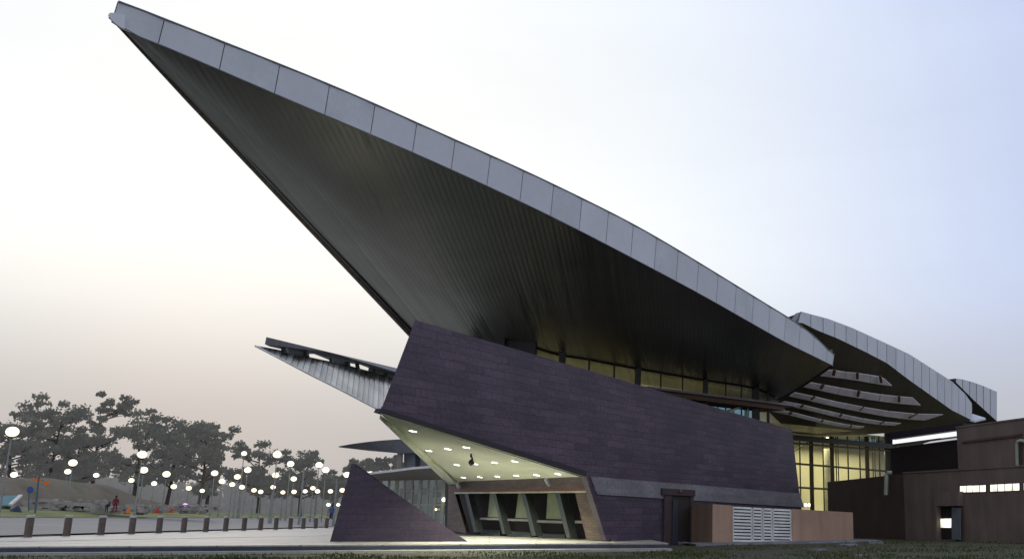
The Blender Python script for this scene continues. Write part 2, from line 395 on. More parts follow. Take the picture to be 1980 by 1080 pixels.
M['verge'] = ground_mat('verge_grass', [(.10, .13, .03), (.17, .19, .05), (.26, .24, .10)], .12)
M['mound'] = ground_mat('mound_earth', [(.075, .08, .045), (.135, .11, .078), (.165, .14, .10), (.09, .10, .05)], .14)

# ------------------------------------------------------------------ terrain
def bl(Y): return -38.6 - .114 * (Y - 57)          # line of the bollards
def hgt(X, Y):
    u = bl(Y) - X - .5
    if u <= 0: 
        base = -.3
        if Y > 118: base = -.3 + min(1.6, (Y - 118) * .012)
        return base
    f = max(0, min(1, u / 22))
    h = .04 + 1.0 * f
    if u > 22: h += min(.85, (u - 22) * .11)
    return h
mb = MB()
xs = [-900, -500, -300, -220] + [-180 + 4 * i for i in range(36)] + [-36, -30, -20, -10, 0, 10, 20, 30, 50, 90, 160, 300, 600, 1200]
xs = sorted(set(xs))
ys = [-80, -30, 0, 10, 20, 26, 32] + [36 + 5 * i for i in range(50)] + [320, 400, 520, 700, 1000, 1500, 2500]
rows = []
for Y in ys:
    r = []
    for X in xs:
        z = hgt(X, Y)
        if X > bl(Y) - .5 and Y < 70: z += .05 * noise.noise(Vector((X * .2, Y * .2, 0)))
        r.append((X, Y, z))
    rows.append(r)
tag(mb.grid(rows).build('ground', M['ground'], smooth=True), kind='structure')

# plaza slab, its dark riser and the pale kerb step in front
Sa, Sb = Gz(-700, 1060, 0), None
e0 = Vector((-26.7, 38.0, 0)); e1 = Vector((-3.9, 43.3, 0)); ed = (e1 - e0).normalized(); en = Vector((ed.y, -ed.x, 0))
A0 = e0 - ed * 11.5; A1 = e1 + ed * 1.6
poly = [A0, A1, Vector((-3.6, 50.5, 0)), Vector((4, 66, 0)), Vector((4, 118, 0)), Vector((bl(118) - .9, 118, 0)), Vector((bl(A0.y) - .9, A0.y, 0))]
tag(MB().prism([p - Vector((0, 0, .0)) for p in poly], (0, 0, -.5)).build('plaza', M['plaza']), kind='structure')
rb = MB(); rb.prism([A0 + en * .003 - Vector((0, 0, .05)), A1 + en * .003 - Vector((0, 0, .05)), A1 + en * .003 - Vector((0, 0, .4)), A0 + en * .003 - Vector((0, 0, .4))], en * .06)
tag(rb.build('plaza_riser', M['kerb_dark']), kind='structure')
kb = MB(); q = [A0 + en * .07, A1 + en * .07, A1 + en * .95, A0 + en * .95]
kb.prism([p + Vector((0, 0, -.2)) for p in q], (0, 0, -.35))
tag(kb.build('kerb', M['concrete']), kind='structure')

# road left of the bollards, and kerb on its far side
mb = MB(); rows = []
for i in range(46):
    Y = 30 + i * 6; rows.append([(bl(Y) - .9 - u, Y, hgt(bl(Y) - .9 - u, Y) + .05) for u in [21.3 * k / 9 for k in range(10)]])
tag(mb.grid(rows).build('road', M['road'], smooth=True), kind='structure')
mb = MB(); rows = []
for i in range(46):
    Y = 30 + i * 6; X = bl(Y) - 22.3; z = hgt(X, Y)
    rows.append([(X, Y, z - .3), (X, Y, z + .16), (X - .5, Y, z + .16), (X - .5, Y, z - .3)])
tag(mb.grid(rows).build('road_kerb', M['concrete']), kind='structure')
mb = MB(); rows = []
for i in range(60):
    Y = 30 + i * 6
    rows.append([(bl(Y) - 22.9 - u, Y, hgt(bl(Y) - 22.9 - u, Y) + .05 + .12 * noise.noise(Vector((u * .3, Y * .15, 3)))) for u in [1.6 * k for k in range(14)]])
tag(mb.grid(rows).build('grass_verge', M['verge'], smooth=True), kind='structure')
# pale far paving beyond the plaza
mb = MB()
rows = []
for i in range(14):
    Y = 118.2 + i * 5; rows.append([(X, Y, max(hgt(X, Y), hgt(0, Y)) + .32 if i == 0 else hgt(0, Y) + .32) for X in [bl(Y) - .4, -40, -30, -20, -5, 10]])
tag(mb.grid(rows).build('far_pavement', M['paving_far']), kind='structure')

# earth mound on the left
prof = [(-300, 916.), (0, 921.), (100, 926.), (190, 937.), (280, 962.), (360, 982.), (430, 991.), (700, 999.)]
mb = MB(); rows = []
for i in range(90):
    px = -300 + i * 11; Yf = 110 + max(0, px) * .14; Yt = Yf + 24
    zt = P(px, smooth_table([(a, b) for a, b in prof], px), Yt).z; r = []
    for j in range(16):
        t = j / 15; Y = Yf + 24 * t if t <= .7 else Yf + 24 * .7 + (t - .7) * 110
        f = math.sin(min(1, t / .7) * math.pi / 2) ** 1.3 if t < .7 else 1 - (t - .7) * 1.4
        X = (px - PPX) / 1992 * Y
        z = lerp(hgt(X, Y) - .1, zt - .3, f) + .3 * noise.noise(Vector((X * .12, Y * .12, 0)))
        r.append((X, Y, z))
    rows.append(r)
tag(mb.grid(rows).build('earth_mound', M['mound'], smooth=True), kind='structure')

# ------------------------------------------------------------------ lawn blades (stuff)
mb = MB()
for i in range(26000):
    Y = 31 + 34 * random.random() ** 1.6
    px = random.uniform(-60, 2040); X = (px - PPX) / 1992 * Y
    p = Vector((X, Y, 0)); s = (p - e0).dot(en)
    if X < A1.x + .3 and s < 1.05: continue
    if X > -3 and (p - Vector((-5.2, 46.8, 0))).dot(WN) < .5 and Y < 60: continue
    d = noise.noise(Vector((X * .35, Y * .35, 5)))
    if d < -.12 and random.random() < .75: continue
    h = random.uniform(.04, .10) * (1.2 + d); a = random.uniform(0, math.pi); w = .05
    dx, dy = math.cos(a) * w, math.sin(a) * w * .3
    lx, ly = random.uniform(-.06, .06), random.uniform(-.06, .06)
    z = -.33 + .05 * noise.noise(Vector((X * .2, Y * .2, 0)))
    mb.face([(X - dx, Y - dy, z), (X + dx, Y + dy, z), (X + lx, Y + ly, z + h)])
tag(mb.build('lawn_grass', M['grass']), 'short patchy dark grass of the lawn in front of the building', 'grass', kind='stuff')

# ------------------------------------------------------------------ MAIN HALL
W0 = Gz(1180, 1045.6, 0)
def w(px, py): return onp(px, py, W0, WN)
def vz_(p, z): return Vector((p.x, p.y, z))
hall = empty('convention_hall', (W0.x, W0.y, 0), 'large hall with soaring pointed metal roof over a long dark purple stone wall', 'building')

# long stone wall: tapered so that its end edges are sharp
front = [w(735, 796), w(803, 618), w(1531, 830), w(1557, 1046), w(1300, 1049), w(1180, 1047), w(1133, 921)]
zb = -.45
front[3] = Vector((front[3].x, front[3].y, zb)); front[4] = Vector((front[4].x, front[4].y, zb)); front[5] = Vector((front[5].x, front[5].y, zb))
shift = [1.75, 1.75, -1.0, -1.0, 0, .9, .9]
back = [p - WN * .8 + WD * s_ for p, s_ in zip(front, shift)]
back[1].z -= .02
mb = MB(); mb.hexa(back, front)
wall = mb.build('stone_wall', M['stone'], hall)
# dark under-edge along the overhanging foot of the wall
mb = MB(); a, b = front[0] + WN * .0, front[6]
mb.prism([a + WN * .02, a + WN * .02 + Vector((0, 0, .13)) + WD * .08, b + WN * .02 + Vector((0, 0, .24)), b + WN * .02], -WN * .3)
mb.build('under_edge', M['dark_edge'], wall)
# grey stone band
mb = MB(); pb = [w(1140, 920.5), w(1545, 953), w(1553, 980), w(1153, 955)]
mb.prism([p + WN * .06 for p in pb], -WN * .055)
mb.build('stone_band', M['band'], wall)

# ------- roof 1
Ft = [(231, 4), (322, 40), (440, 86), (549, 128), (644, 167), (725, 200), (808, 241.7), (882, 272), (949.5, 302), (1012, 329), (1070, 357), (1123, 384), (1174, 407), (1218, 430.5), (1262, 454.6), (1303, 479), (1341, 502), (1400, 538), (1440, 563), (1480, 587), (1535.6, 621.7), (1574, 650), (1597, 672), (1612, 686)]
Fb = [(209, 35), (230, 54), (309, 83), (427, 137.5), (533, 183), (631, 223.6), (718, 260), (799, 295), (873, 327), (939, 358.5), (1003, 387.5), (1060, 415), (1114, 442), (1165, 468.5), (1212, 493), (1255, 515.5), (1298, 538), (1336, 559), (1372, 577.5), (1400, 594), (1480, 641.5), (1524, 664), (1577, 690), (1609, 706)]
def relax(t):
    return [t[0]] + [(b[0], .45 * b[1] + .55 * lerp(a[1], c[1], (b[0] - a[0]) / (c[0] - a[0]))) if 300 < b[0] < 1500 else b for a, b, c in zip(t, t[1:], t[2:])] + [t[-1]]
Ft = relax(relax(Ft)); Fb = relax(relax(Fb))
def FY(px): return 64920.0 / (2660 - px)
def ftop(px): return P(px, smooth_table(Ft, px), FY(px))
def fbot(px):
    q = px - 9 * max(0, min(1, (1500 - px) / 1200)) - 3
    q = max(209, q); return P(q, smooth_table(Fb, q), FY(px))
def m2px(m): return 2660 - 44500 / m
tipL = P(209, 33, 26.5); Lend = P(790, 647, 55)
def Ledge(Y): return tipL + (Lend - tipL) * ((Y - 26.5) / 28.5)
C0 = Vector((-5.3, 60, 0))
def cpl(px, py): return onp(px, py, C0, CN)
Kt = [(0., tipL + Vector((.05, .02, 0))), (.1, Vector((-16.0, 34.5, 13.55))), (.2, Vector((-14.3, 43.5, 12.0))), (.35, cpl(1020, 665)), (.5, cpl(1150, 697)), (.62, cpl(1235, 713)), (.74, cpl(1340, 731)), (.88, cpl(1455, 750)), (1., cpl(1505, 771))]
Lt = [(0., 26.5), (.1, 34.5), (.2, 43.5), (.35, 56), (.5, 64), (.7, 72), (1., 84)]
def roof_pt(s, v):
    m = lerp(18.16, 42.46, s); F = fbot(m2px(m)); K = smooth_table(Kt, s); Lp = Ledge(table(Lt, s))
    if v < .5:
        t = v * 2; q = lerp(Lp, K, t); q.z = lerp(Lp.z, K.z, math.sin(t * math.pi / 2)); return q
    t = v * 2 - 1; q = lerp(K, F, t); q.z = lerp(K.z, F.z, .55 * t + .45 * (1 - math.cos(t * math.pi / 2))); return q
NS, NV = 90, 40
rows = [[roof_pt(i / NS, j / NV) for j in range(NV + 1)] for i in range(NS + 1)]
roof1 = MB()
top_rows = []
for i in range(NS + 1):
    s = i / NS; m = lerp(18.3, 42.5, s); T = ftop(m2px(m)) - Vector((0, 0, .04)); Lp = Ledge(table(Lt, s)) + Vector((.12, 0, .5)) if s > .02 else ftop(231) + Vector((-.1, .2, -.05))
    top_rows.append([lerp(T, Lp, k / 6) + Vector((0, 0, .5 * math.sin(math.pi * k / 6) * s)) for k in range(7)])
r1 = roof1.grid(top_rows).build('roof', M['roof_top'], hall, smooth=True)
tag(r1, 'nearest and largest roof, ending in a sharp point at upper left')
mb = MB().grid(rows); soff1 = mb.build('soffit', M['soffit'], r1, smooth=True)
# fascia: backing strip with a cover panel per bay
mb = MB(); back_rows = []
for i in range(121):
    px = m2px(lerp(18.3, 42.5, i / 120)); inn = Vector((-.04, .03, 0))
    back_rows.append([fbot(px) + inn, ftop(px) + inn + Vector((0, 0, .03))])
mb.grid(back_rows, 0)
fas_n = Vector((.84, -.53, 0))
ms = [18.3] + [float(k) for k in range(19, 43)] + [42.5]
for a, b in zip(ms, ms[1:]):
    g = .014; ma, mbb = a + g * .55, b - g * .55; k = 6; rr = []
    for i in range(k + 1):
        px = m2px(lerp(ma, mbb, i / k)); lo, hi = fbot(px), ftop(px)
        bow = Vector((.02, -.012, 0)) * math.sin(math.pi * i / k)
        rr.append([lo + bow, lo + (hi - lo) * .5 + bow, hi + bow])
    mb.grid(rr, random.choice((1, 1, 2, 3)))
mb.build('fascia', [M['fascia_gap'], M['fascia'], M['fascia_b'], M['fascia_c']], r1)
# thin dark drip edge on top, and the little rounded nose at the tip
mb = MB(); pts = [ftop(m2px(lerp(18.3, 42.5, i / 60))) + Vector((.02, -.02, .01)) for i in range(61)]
mb.tube(pts, .028, 5); mb.build('top_trim', M['fascia_gap'], r1)
mb = MB(); pts = [fbot(m2px(lerp(18.3, 42.5, i / 60))) + Vector((.02, -.02, -.01)) for i in range(61)]
mb.tube(pts, .02, 5); mb.build('bottom_trim', M['fascia_gap'], r1)
mb = MB()
nf = lambda x, y: P(x, y, FY(x)) + Vector((.035, -.02, 0))
mb.face([nf(207, 31), nf(211, 25.5), nf(222, 26), nf(235, 29), nf(231, 4.5), nf(250, 12), nf(246, 59), nf(230, 53), nf(218, 44)][:4] + [nf(240, 30), nf(240, 57), nf(230, 53), nf(218, 44)])
mb.build('nose', M['fascia'], r1)
# lip along the free left edge
mb = MB(); mb.tube([Ledge(26.7) + Vector((.06, 0, .0)), Ledge(31) + Vector((.12, 0, .02)), Ledge(90) + Vector((.16, 0, .02))], [.04, .14, .2], 8); mb.build('edge_lip', M['lip'], r1)
mb = MB(); mb.tube([Ledge(29.2) + Vector((.3, 0, -.03)), Ledge(36) + Vector((.42, 0, -.10)), Ledge(90) + Vector((.6, 0, -.18))], [.02, .07, .12], 6); mb.build('edge_groove', M['dark_edge'], r1)
# end of the roof: closing strip over the hull section
mb = MB(); endc = [roof_pt(1, .5 + .5 * j / 20) for j in range(21)]
mb.tube([p + Vector((.03, .05, .02)) for p in endc], .09, 6)
mb.build('end_trim', M['dark_edge'], r1)
mb = MB(); rr = [[p + Vector((.06, .12, .01)), Vector((p.x + .06, p.y + .12, 11.3))] for p in endc]
mb.grid(rr); mb.build('end_face', M['dark_metal'], r1)
bv1 = BVHTree.FromPolygons([tuple(p) for r in rows for p in r], [(i * (NV + 1) + j, i * (NV + 1) + j + 1, (i + 1) * (NV + 1) + j + 1, (i + 1) * (NV + 1) + j) for i in range(NS) for j in range(NV)])

# ------- clerestory under roof 1
def kcurve(px):
    best = None
    for i in range(200):
        s = .33 + .67 * i / 199; p = smooth_table(Kt, s)
        q = project = (p.x / p.y)
        d = abs(q - ray(px, 700).x)
        if best is None or d < best[0]: best = (d, p)
    return best[1]
led_t = [(1200, 742), (1248, 749.4), (1514, 779)]
cl = MB(); cl_px = [985 + 20 * i for i in range(27)]
rr = []
for px in cl_px:
    k = kcurve(max(px, 1012)); top = cpl(px, 655 if px < 1015 else 700); z1 = k.z + .1; z0 = cpl(px, table(led_t, px) if px > 1200 else 742).z
    b = cpl(px, 700); rr.append([Vector((b.x, b.y, z0 - .6)), Vector((b.x, b.y, z1))])
clere = cl.grid(rr).build('clerestory', M['glass'], hall)
mb = MB()
for px, wd in ((1085, .34), (1232, .34), (1362, .34), (1458, .5), (1482, .2)):
    b = cpl(px, 700); k = kcurve(px); mb.beam(Vector((b.x, b.y, 6.8)) + CN * .1, Vector((b.x, b.y, k.z + .5)) + CN * .1, wd, .3)
build_each(mb, 'column', M['dark_metal'], clere)
mb = MB()
for px in (1138, 1187, 1277, 1319, 1402, 1432):
    b = cpl(px, 700); k = kcurve(px); mb.beam(Vector((b.x, b.y, 6.8)) + CN * .06, Vector((b.x, b.y, k.z + .25)) + CN * .06, .1, .1)
build_each(mb, 'mullion', M['dark_metal'], clere)
mb = MB(); pts = [kcurve(px) + CN * .07 - Vector((0, 0, .0)) for px in range(1015, 1500, 15)]
mb.tube(pts, .085, 6); mb.build('transom', M['dark_metal'], clere)
mb = MB(); b = cpl(992, 665); mb.beam(Vector((b.x, b.y, 6)) + CD * .5, Vector((b.x, b.y, b.z + .5)) + CD * .5, 1.7, .5); mb.build('end_post', M['dark_metal'], clere)
# room behind it
mb = MB(); a = cpl(975, 700) - CN * 4; b = cpl(1500, 700) - CN * 4 + CD * 9
a.z = b.z = 7.4
kz = 11.3
mb.face([a, b, b + Vector((0, 0, kz - 7.4)), a + Vector((0, 0, kz - 7.4))])
mb.build('upper_room_wall', M['interior'], hall)
mb = MB(); a2 = a + CN * 3.9; b2 = b + CN * 3.9
mb.face([a, b, b2, a2]); mb.build('upper_room_floor', M['interior_floor'], hall)
mb = MB()
a3 = a.copy(); a3.z = 7.4; mb.face([a3, a3 + CN * 3.9, a3 + CN * 3.9 + Vector((0, 0, 4)), a3 + Vector((0, 0, 4))]); mb.build('upper_room_end', M['dark_metal'], hall)
# ledge and the glass beneath it
mb = MB(); L0 = cpl(1236, 750.5) + CN * .9; L1 = cpl(1500, 779.5) + CN * .9
L0.z = L1.z = (L0.z + L1.z) / 2
L1 = L1 + CD * 1.2
mb.prism([L0, L1, L1 - CN * 2.2, L0 - CN * 2.2], (0, 0, -.14)); led = mb.build('ledge', M['band'], hall)
mb = MB(); q = .35
mb.prism([L0 - CN * .25 - Vector((0, 0, .143)) + CD * .8, L1 - CN * .25 - Vector((0, 0, .143)) - CD * 1.0, L1 - CN * 2.2 - Vector((0, 0, .143)) - CD * 1.0, L0 - CN * 2.2 - Vector((0, 0, .143)) + CD * .8], (0, 0, -.3)); mb.build('ledge_underside', M['bracket'], led)
mb = MB(); g0 = cpl(1290, 770) - CN * .3; g1 = cpl(1476, 790) - CN * .3
mb.face([Vector((g0.x, g0.y, 4.5)), Vector((g1.x, g1.y, 4.5)), Vector((g1.x, g1.y, L0.z - .4)), Vector((g0.x, g0.y, L0.z - .4))])
bg = mb.build('lower_glazing', M['blue_glass'], hall)
mb = MB()
for px in (1366, 1450): b = cpl(px, 780) - CN * .2; mb.beam((b.x, b.y, 4.6), (b.x, b.y, L0.z - .3), .09)
mb.beam(cpl(1400, 800) - CN * .18, cpl(1440, 784) - CN * .18, .14); build_each(mb, 'glazing_bar', M['cream'], bg)
mb = MB(); a = g0 - CN * 2.5; b = g1 - CN * 2.5 + CD * 2
mb.face([Vector((a.x, a.y, 3)), Vector((b.x, b.y, 3)), Vector((b.x, b.y, 6.5)), Vector((a.x, a.y, 6.5))]); mb.build('inner_wall', M['blue_grey'], hall)

# ------- roof 2
F2t = [(1549, 602), (1602, 616), (1647, 633), (1702, 658), (1758, 684), (1813, 719), (1841, 737), (1866, 760.5), (1879, 779)]
F2b = [(1537, 623), (1552, 624), (1580, 638), (1619, 653.6), (1674, 680), (1716, 702), (1758, 734), (1799, 763), (1841, 792.5), (1880, 812)]
def F2Y(px): return 73590.0 / (2660 - px)
def f2t(px): return P(px, table(F2t, px), F2Y(px))
def f2b(px): return P(px, table(F2b, px), F2Y(px))
K2 = [(0., P(1370, 750, 74)), (.08, P(1430, 785, 75)), (.2, P(1500, 822, 76)), (.3, P(1538, 837, 77)), (.5, P(1605, 841, 80)), (.72, P(1720, 836, 86)), (.92, P(1850, 819, 92.5)), (1., P(1880, 813, 94.5))]
def r2_pt(s, v):
    F = f2b(lerp(1541, 1880, s ** .9)); K = smooth_table(K2, s); q = lerp(K, F, v); q.z = lerp(K.z, F.z, .45 * v + .55 * (1 - math.cos(v * math.pi / 2))); return q
rows2 = [[r2_pt(i / 50, j / 24) for j in range(25)] for i in range(51)]
tr = []
for i in range(41):
    px = lerp(1549, 1879, i / 40); T = f2t(px) - Vector((0, 0, .04)); k = smooth_table(K2, i / 40)
    tr.append([T, lerp(T, k, .3) + Vector((-1, 2, .9 * (1 - .5 * i / 40))), Vector((k.x - 4, k.y + 4, T.z * .9))])
r2 = MB().grid(tr).build('roof', M['roof_top'], hall, smooth=True)
tag(r2, 'middle roof with a humped fascia and pale ceiling strips below')
MB().grid(rows2).build('soffit', M['soffit2'], r2, smooth=True)
mb = MB(); rr = []
for i in range(61):
    px = lerp(1541, 1880, i / 60); rr.append([f2b(px) + Vector((-.05, .04, 0)), f2t(max(1549, px)) + Vector((-.05, .04, 0))])
mb.grid(rr, 0); Ymin, Ymax = F2Y(1543), F2Y(1879.5); nb = 19
for k in range(nb):
    ya = lerp(Ymin, Ymax, k / nb) + .03; yb = lerp(Ymin, Ymax, (k + 1) / nb) - .03; rr = []
    for i in range(4):
        px = 2660 - 73590 / lerp(ya, yb, i / 3); rr.append([f2b(px), f2t(max(px, 1549 if k else 1549))])
    mb.grid(rr, random.choice((1, 1, 2, 3)))
mb.build('fascia', [M['fascia_gap'], M['fascia'], M['fascia_b'], M['fascia_c']], r2)
mb = MB(); mb.prism([P(1537, 623, 66), P(1551, 602, 66.2), P(1549, 606, 67.5), P(1540, 618, 67.5)], (-.4, .6, 0)); mb.build('nose', M['lead'], r2)
bv2 = BVHTree.FromPolygons([tuple(p) for r in rows2 for p in r], [(i * 25 + j, i * 25 + j + 1, (i + 1) * 25 + j + 1, (i + 1) * 25 + j) for i in range(50) for j in range(24)])
def on2(px, py, off=.12):
    d = ray(px, py).normalized(); h = bv2.ray_cast(CAM, d)
    p = h[0] if h[0] else P(px, py, 84)
    return p - d * off * 6
C6 = lambda x, y: (1480 + x / 3.6, 580 + y / 3.6)
strips = [([(410, 487), (480, 490), (560, 503), (640, 510), (730, 523), (800, 535), (830, 550)], [(362, 525), (470, 537), (560, 548), (640, 560), (730, 575), (810, 588), (882, 597)]),
          ([(290, 570), (400, 590), (520, 612), (650, 635), (800, 658), (930, 672), (1025, 680)], [(255, 602), (380, 628), (500, 655), (640, 680), (790, 702), (930, 720), (1082, 733)]),
          ([(200, 643), (340, 672), (500, 710), (680, 745), (860, 775), (1050, 793), (1238, 797)], [(165, 668), (310, 700), (470, 738), (650, 775), (830, 808), (980, 828), (1110, 836)]),
          ([(130, 706), (260, 730), (400, 765), (530, 795), (680, 826), (820, 848), (945, 858)], [(100, 724), (235, 752), (380, 786), (510, 817), (660, 848), (790, 866), (900, 872)]),
          ([(70, 758), (180, 780), (290, 808), (400, 836), (500, 855), (600, 873), (690, 882)], [(45, 774), (160, 798), (270, 826), (380, 853), (480, 872), (580, 888), (660, 892)])]
for A_, B_ in strips:
    mb = MB()
    for k in range(len(A_) - 1):
        def at(L_, t):
            f = k + t; i = min(int(f), len(L_) - 2); u = f - i; return (lerp(L_[i][0], L_[i + 1][0], u), lerp(L_[i][1], L_[i + 1][1], u))
        c = [on2(*C6(*at(A_, .012))), on2(*C6(*at(A_, .988))), on2(*C6(*at(B_, .988))), on2(*C6(*at(B_, .012)))]
        mb.prism(c, (0, 0, .06))
    st = mb.build('ceiling_strip', M['panel'], r2)
    mb = MB()
    for k in range(1, len(A_) - 1, 2):
        p, q = on2(*C6(*A_[k]), .2), on2(*C6(*B_[k]), .2); mb.beam(lerp(p, q, -.15), lerp(p, q, .7), .2, .12)
    build_each(mb, 'bracket', M['bracket'], st)

# ------- roof 3
F3t = [(1848, 731), (1862, 733), (1880, 738), (1900, 745), (1928, 757)]
F3b = [(1848, 738), (1858, 748), (1885, 775), (1905, 793), (1928, 814)]
def F3Y(px): return 79500.0 / (2660 - px)
mb = MB(); tr = []
for i in range(13):
    px = lerp(1848, 1928, i / 12); T = P(px, table(F3t, px), F3Y(px)); tr.append([T, T + Vector((-5, 8, .2))])
r3 = mb.grid(tr).build('roof', M['roof_top'], hall)
tag(r3, 'smallest farthest roof whose fascia widens to a square end')
mb = MB(); rr = []
for i in range(13): px = lerp(1848, 1928, i / 12); rr.append([P(px, table(F3b, px), F3Y(px)) + Vector((-.05, .05, 0)), P(px, table(F3t, px), F3Y(px)) + Vector((-.05, .05, 0))])
mb.grid(rr, 0)
for k in range(6):
    rr = []
    for i in range(4): px = lerp(1848.7 + 13.3 * k, 1848.7 + 13.3 * k + 12.4, i / 3); rr.append([P(px, table(F3b, px), F3Y(px)), P(px, table(F3t, px), F3Y(px))])
    mb.grid(rr, random.choice((1, 1, 2, 3)))
mb.build('fascia', [M['fascia_gap'], M['fascia'], M['fascia_b'], M['fascia_c']], r3)
mb = MB(); tr = []
for i in range(13): px = lerp(1848, 1928, i / 12); T = P(px, table(F3b, px), F3Y(px)); tr.append([T, T + Vector((-8, 9, -2.2))])
mb.grid(tr); mb.build('soffit', M['dark_metal'], r3)
mb = MB(); a = P(1879.5, 800, 94.6); mb.prism([P(1866, 811, 94), P(1885, 816, 94), P(1906, 811, 97), P(1881, 803, 97)], (0, 0, .18)); mb.build('gutter', M['fascia'], r2)
mb = MB(); mb.prism([P(1867, 762, 93.6), P(1881, 778, 95), P(1879, 806, 95), P(1880, 812, 95), P(1874, 812, 96), P(1870, 790, 96)], (.1, 1.5, 0)); mb.build('end_cap', M['dark_metal'], r2)

# ------- glazed hall under roof 2
HD = Vector((.82, 1, 0)).normalized(); HN = Vector((HD.y, -HD.x, 0)); H0 = Vector((.0728 * 82, 82, 0))
def hp(px, py): return onp(px, py, H0, HN)
def hv(px, z): p = hp(px, 900); return Vector((p.x, p.y, z))
mb = MB(); mb.face([hv(1515, -.3), hv(1726, -.3), hp(1726, 828), hp(1660, 834), hp(1515, 838)]); gh = mb.build('glazed_front', M['glass'], hall)
mb = MB()
for px, wd in ((1546, .10), (1568, .34), (1591, .10), (1608, .34), (1616, .08), (1620, .08), (1639, .11), (1662, .11), (1676, .36), (1687, .07), (1691, .07), (1700, .11)):
    p = hv(px, 0); mb.beam(Vector((p.x, p.y, -.3)) + HN * .05, Vector((p.x, p.y, hp(px, 843).z)) + HN * .05, wd, .14)
build_each(mb, 'mullion', M['mullion'], gh)
mb = MB()
for a, b, t in (((1530, 895), (1722, 911), .16), ((1530, 941), (1640, 947), .16)): mb.beam(hp(*a) + HN * .06, hp(*b) + HN * .06, .12, t)
build_each(mb, 'transom', M['mullion'], gh)
mb = MB(); mb.beam(hp(1528, 846) + HN * .35, hp(1732, 864) + HN * .35, .3, .42); mb.build('lintel', M['dark_metal'], gh)
mb = MB(); mb.beam(hp(1528, 856) + HN * .1, hp(1732, 872) + HN * .1, .14, .16); mb.build('upper_transom', M['mullion'], gh)
mb = MB(); mb.beam(hv(1720, -.3), hp(1720, 835), 1.0, .5); mb.build('corner_post', M['dark_metal'], gh)
# its interior
mb = MB(); a = hv(1490, -.3) - HN * 6 ; b = hv(1760, -.3) - HN * 6 + HD * 12
mb.face([a, b, b + Vector((0, 0, 9.5)), a + Vector((0, 0, 9.5))]); mb.build('hall_inner_wall', M['interior'], hall)
mb = MB(); a4, b4 = hv(1500, 8.35), hv(1760, 8.35) + HD * 3; mb.face([a4 - HN * .3, b4 - HN * .3, b4 - HN * 6.2 + HD * 12, a4 - HN * 6.2]); mb.build('hall_ceiling', M['lead'], hall)
mb = MB(); mb.face([a, b, b + HN * 5.9, a + HN * 5.9]); mb.build('hall_floor', M['interior_floor'], hall)
mb = MB()
for px in (1572, 1644): p = hv(px, 0) - HN * 2.4; mb.tube([(p.x, p.y, -.3), (p.x, p.y, 7.0)], .26, 12)
build_each(mb, 'inner_column', M['cream'], hall)
mb = MB(); c = hv(1574, 6.3) - HN * 2.4
for d in ((-1.8, 0, 1.0), (1.6, .6, 1.0), (.2, -1.2, 1.0)): mb.beam(c, c + Vector(d), .09)
build_each(mb, 'branch_strut', M['lead'], hall)
mb = MB()
for px, py in ((1611, 846),): mb.ball(hp(px, py) - HN * .6, .12, .12, .12)
for px, py in ((1587, 975), (1594, 975)): mb.ball(hp(px, py) - HN * 1.5, .13, .13, .13)
build_each(mb, 'inner_lamp', M['warm'], hall)
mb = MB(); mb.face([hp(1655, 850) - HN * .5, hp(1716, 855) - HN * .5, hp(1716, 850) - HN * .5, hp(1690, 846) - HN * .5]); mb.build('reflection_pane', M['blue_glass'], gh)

# ------- left rear wing roof
mb = MB()
beamtop = [P(515, 651, 73), P(640, 681, 80), P(766, 711, 90), P(800, 719, 93), P(930, 752, 104)]
beambot = [P(512, 665, 73), P(577, 680, 77), P(600, 680, 78), P(628, 691, 79.4), P(660, 697, 82), P(690, 701, 84), P(720, 712, 86.5), P(758, 727, 90), P(800, 737, 93), P(930, 768, 104)]
mb.prism(beamtop[:1] + beamtop[1:] + beambot[::-1], (-.1, 1.0, 0))
r4 = mb.build('roof', M['roof_top'], hall); tag(r4, 'pointed roof of the rear wing with a gleaming ribbed underside')
r4.data.materials[0] = M['far_roof']
mb = MB()
up = [P(493, 667, 72), P(530, 674, 74), P(577, 683, 77), P(600, 690, 78), P(628, 696, 79.4), P(660, 702, 82), P(700, 713, 85), P(740, 724, 88), P(800, 742, 93), P(930, 772, 104)]
lo = [P(493, 668, 72), P(530, 687, 73), P(577, 712, 74.3), P(600, 724, 75), P(628, 738, 76), P(660, 754, 77), P(700, 775, 78.5), P(740, 796, 80), P(800, 826, 82), P(930, 889, 87)]
rr = []
for a, b in zip(up, lo): rr.append([lerp(a, b, t / 6) for t in range(7)])
mb.grid(rr); mb.build('soffit', M['wing_metal'], r4)
mb = MB(); mb.tube(lo, .07, 6); mb.build('edge_trim', M['far_edge'], r4)
mb = MB()
for px, py, Y in ((552, 677, 75), (576, 681, 77), (592, 683, 77.6), (640, 696, 80.4), (672, 702, 83), (690, 706, 84.5), (722, 714, 87), (745, 722, 88.6)): mb.beam(P(px, py - 4, Y), P(px + 2, py + 6, Y), .22, .4)
mb.beam(P(640, 696, 80.6), P(672, 704, 83.2), .2, .35); mb.beam(P(715, 714, 86.5), P(800, 740, 93), .3, .5)
mb.beam(P(545, 675, 75), P(590, 685, 77.6), .14, .3)
build_each(mb, 'roof_strut', M['dark_metal'], r4)

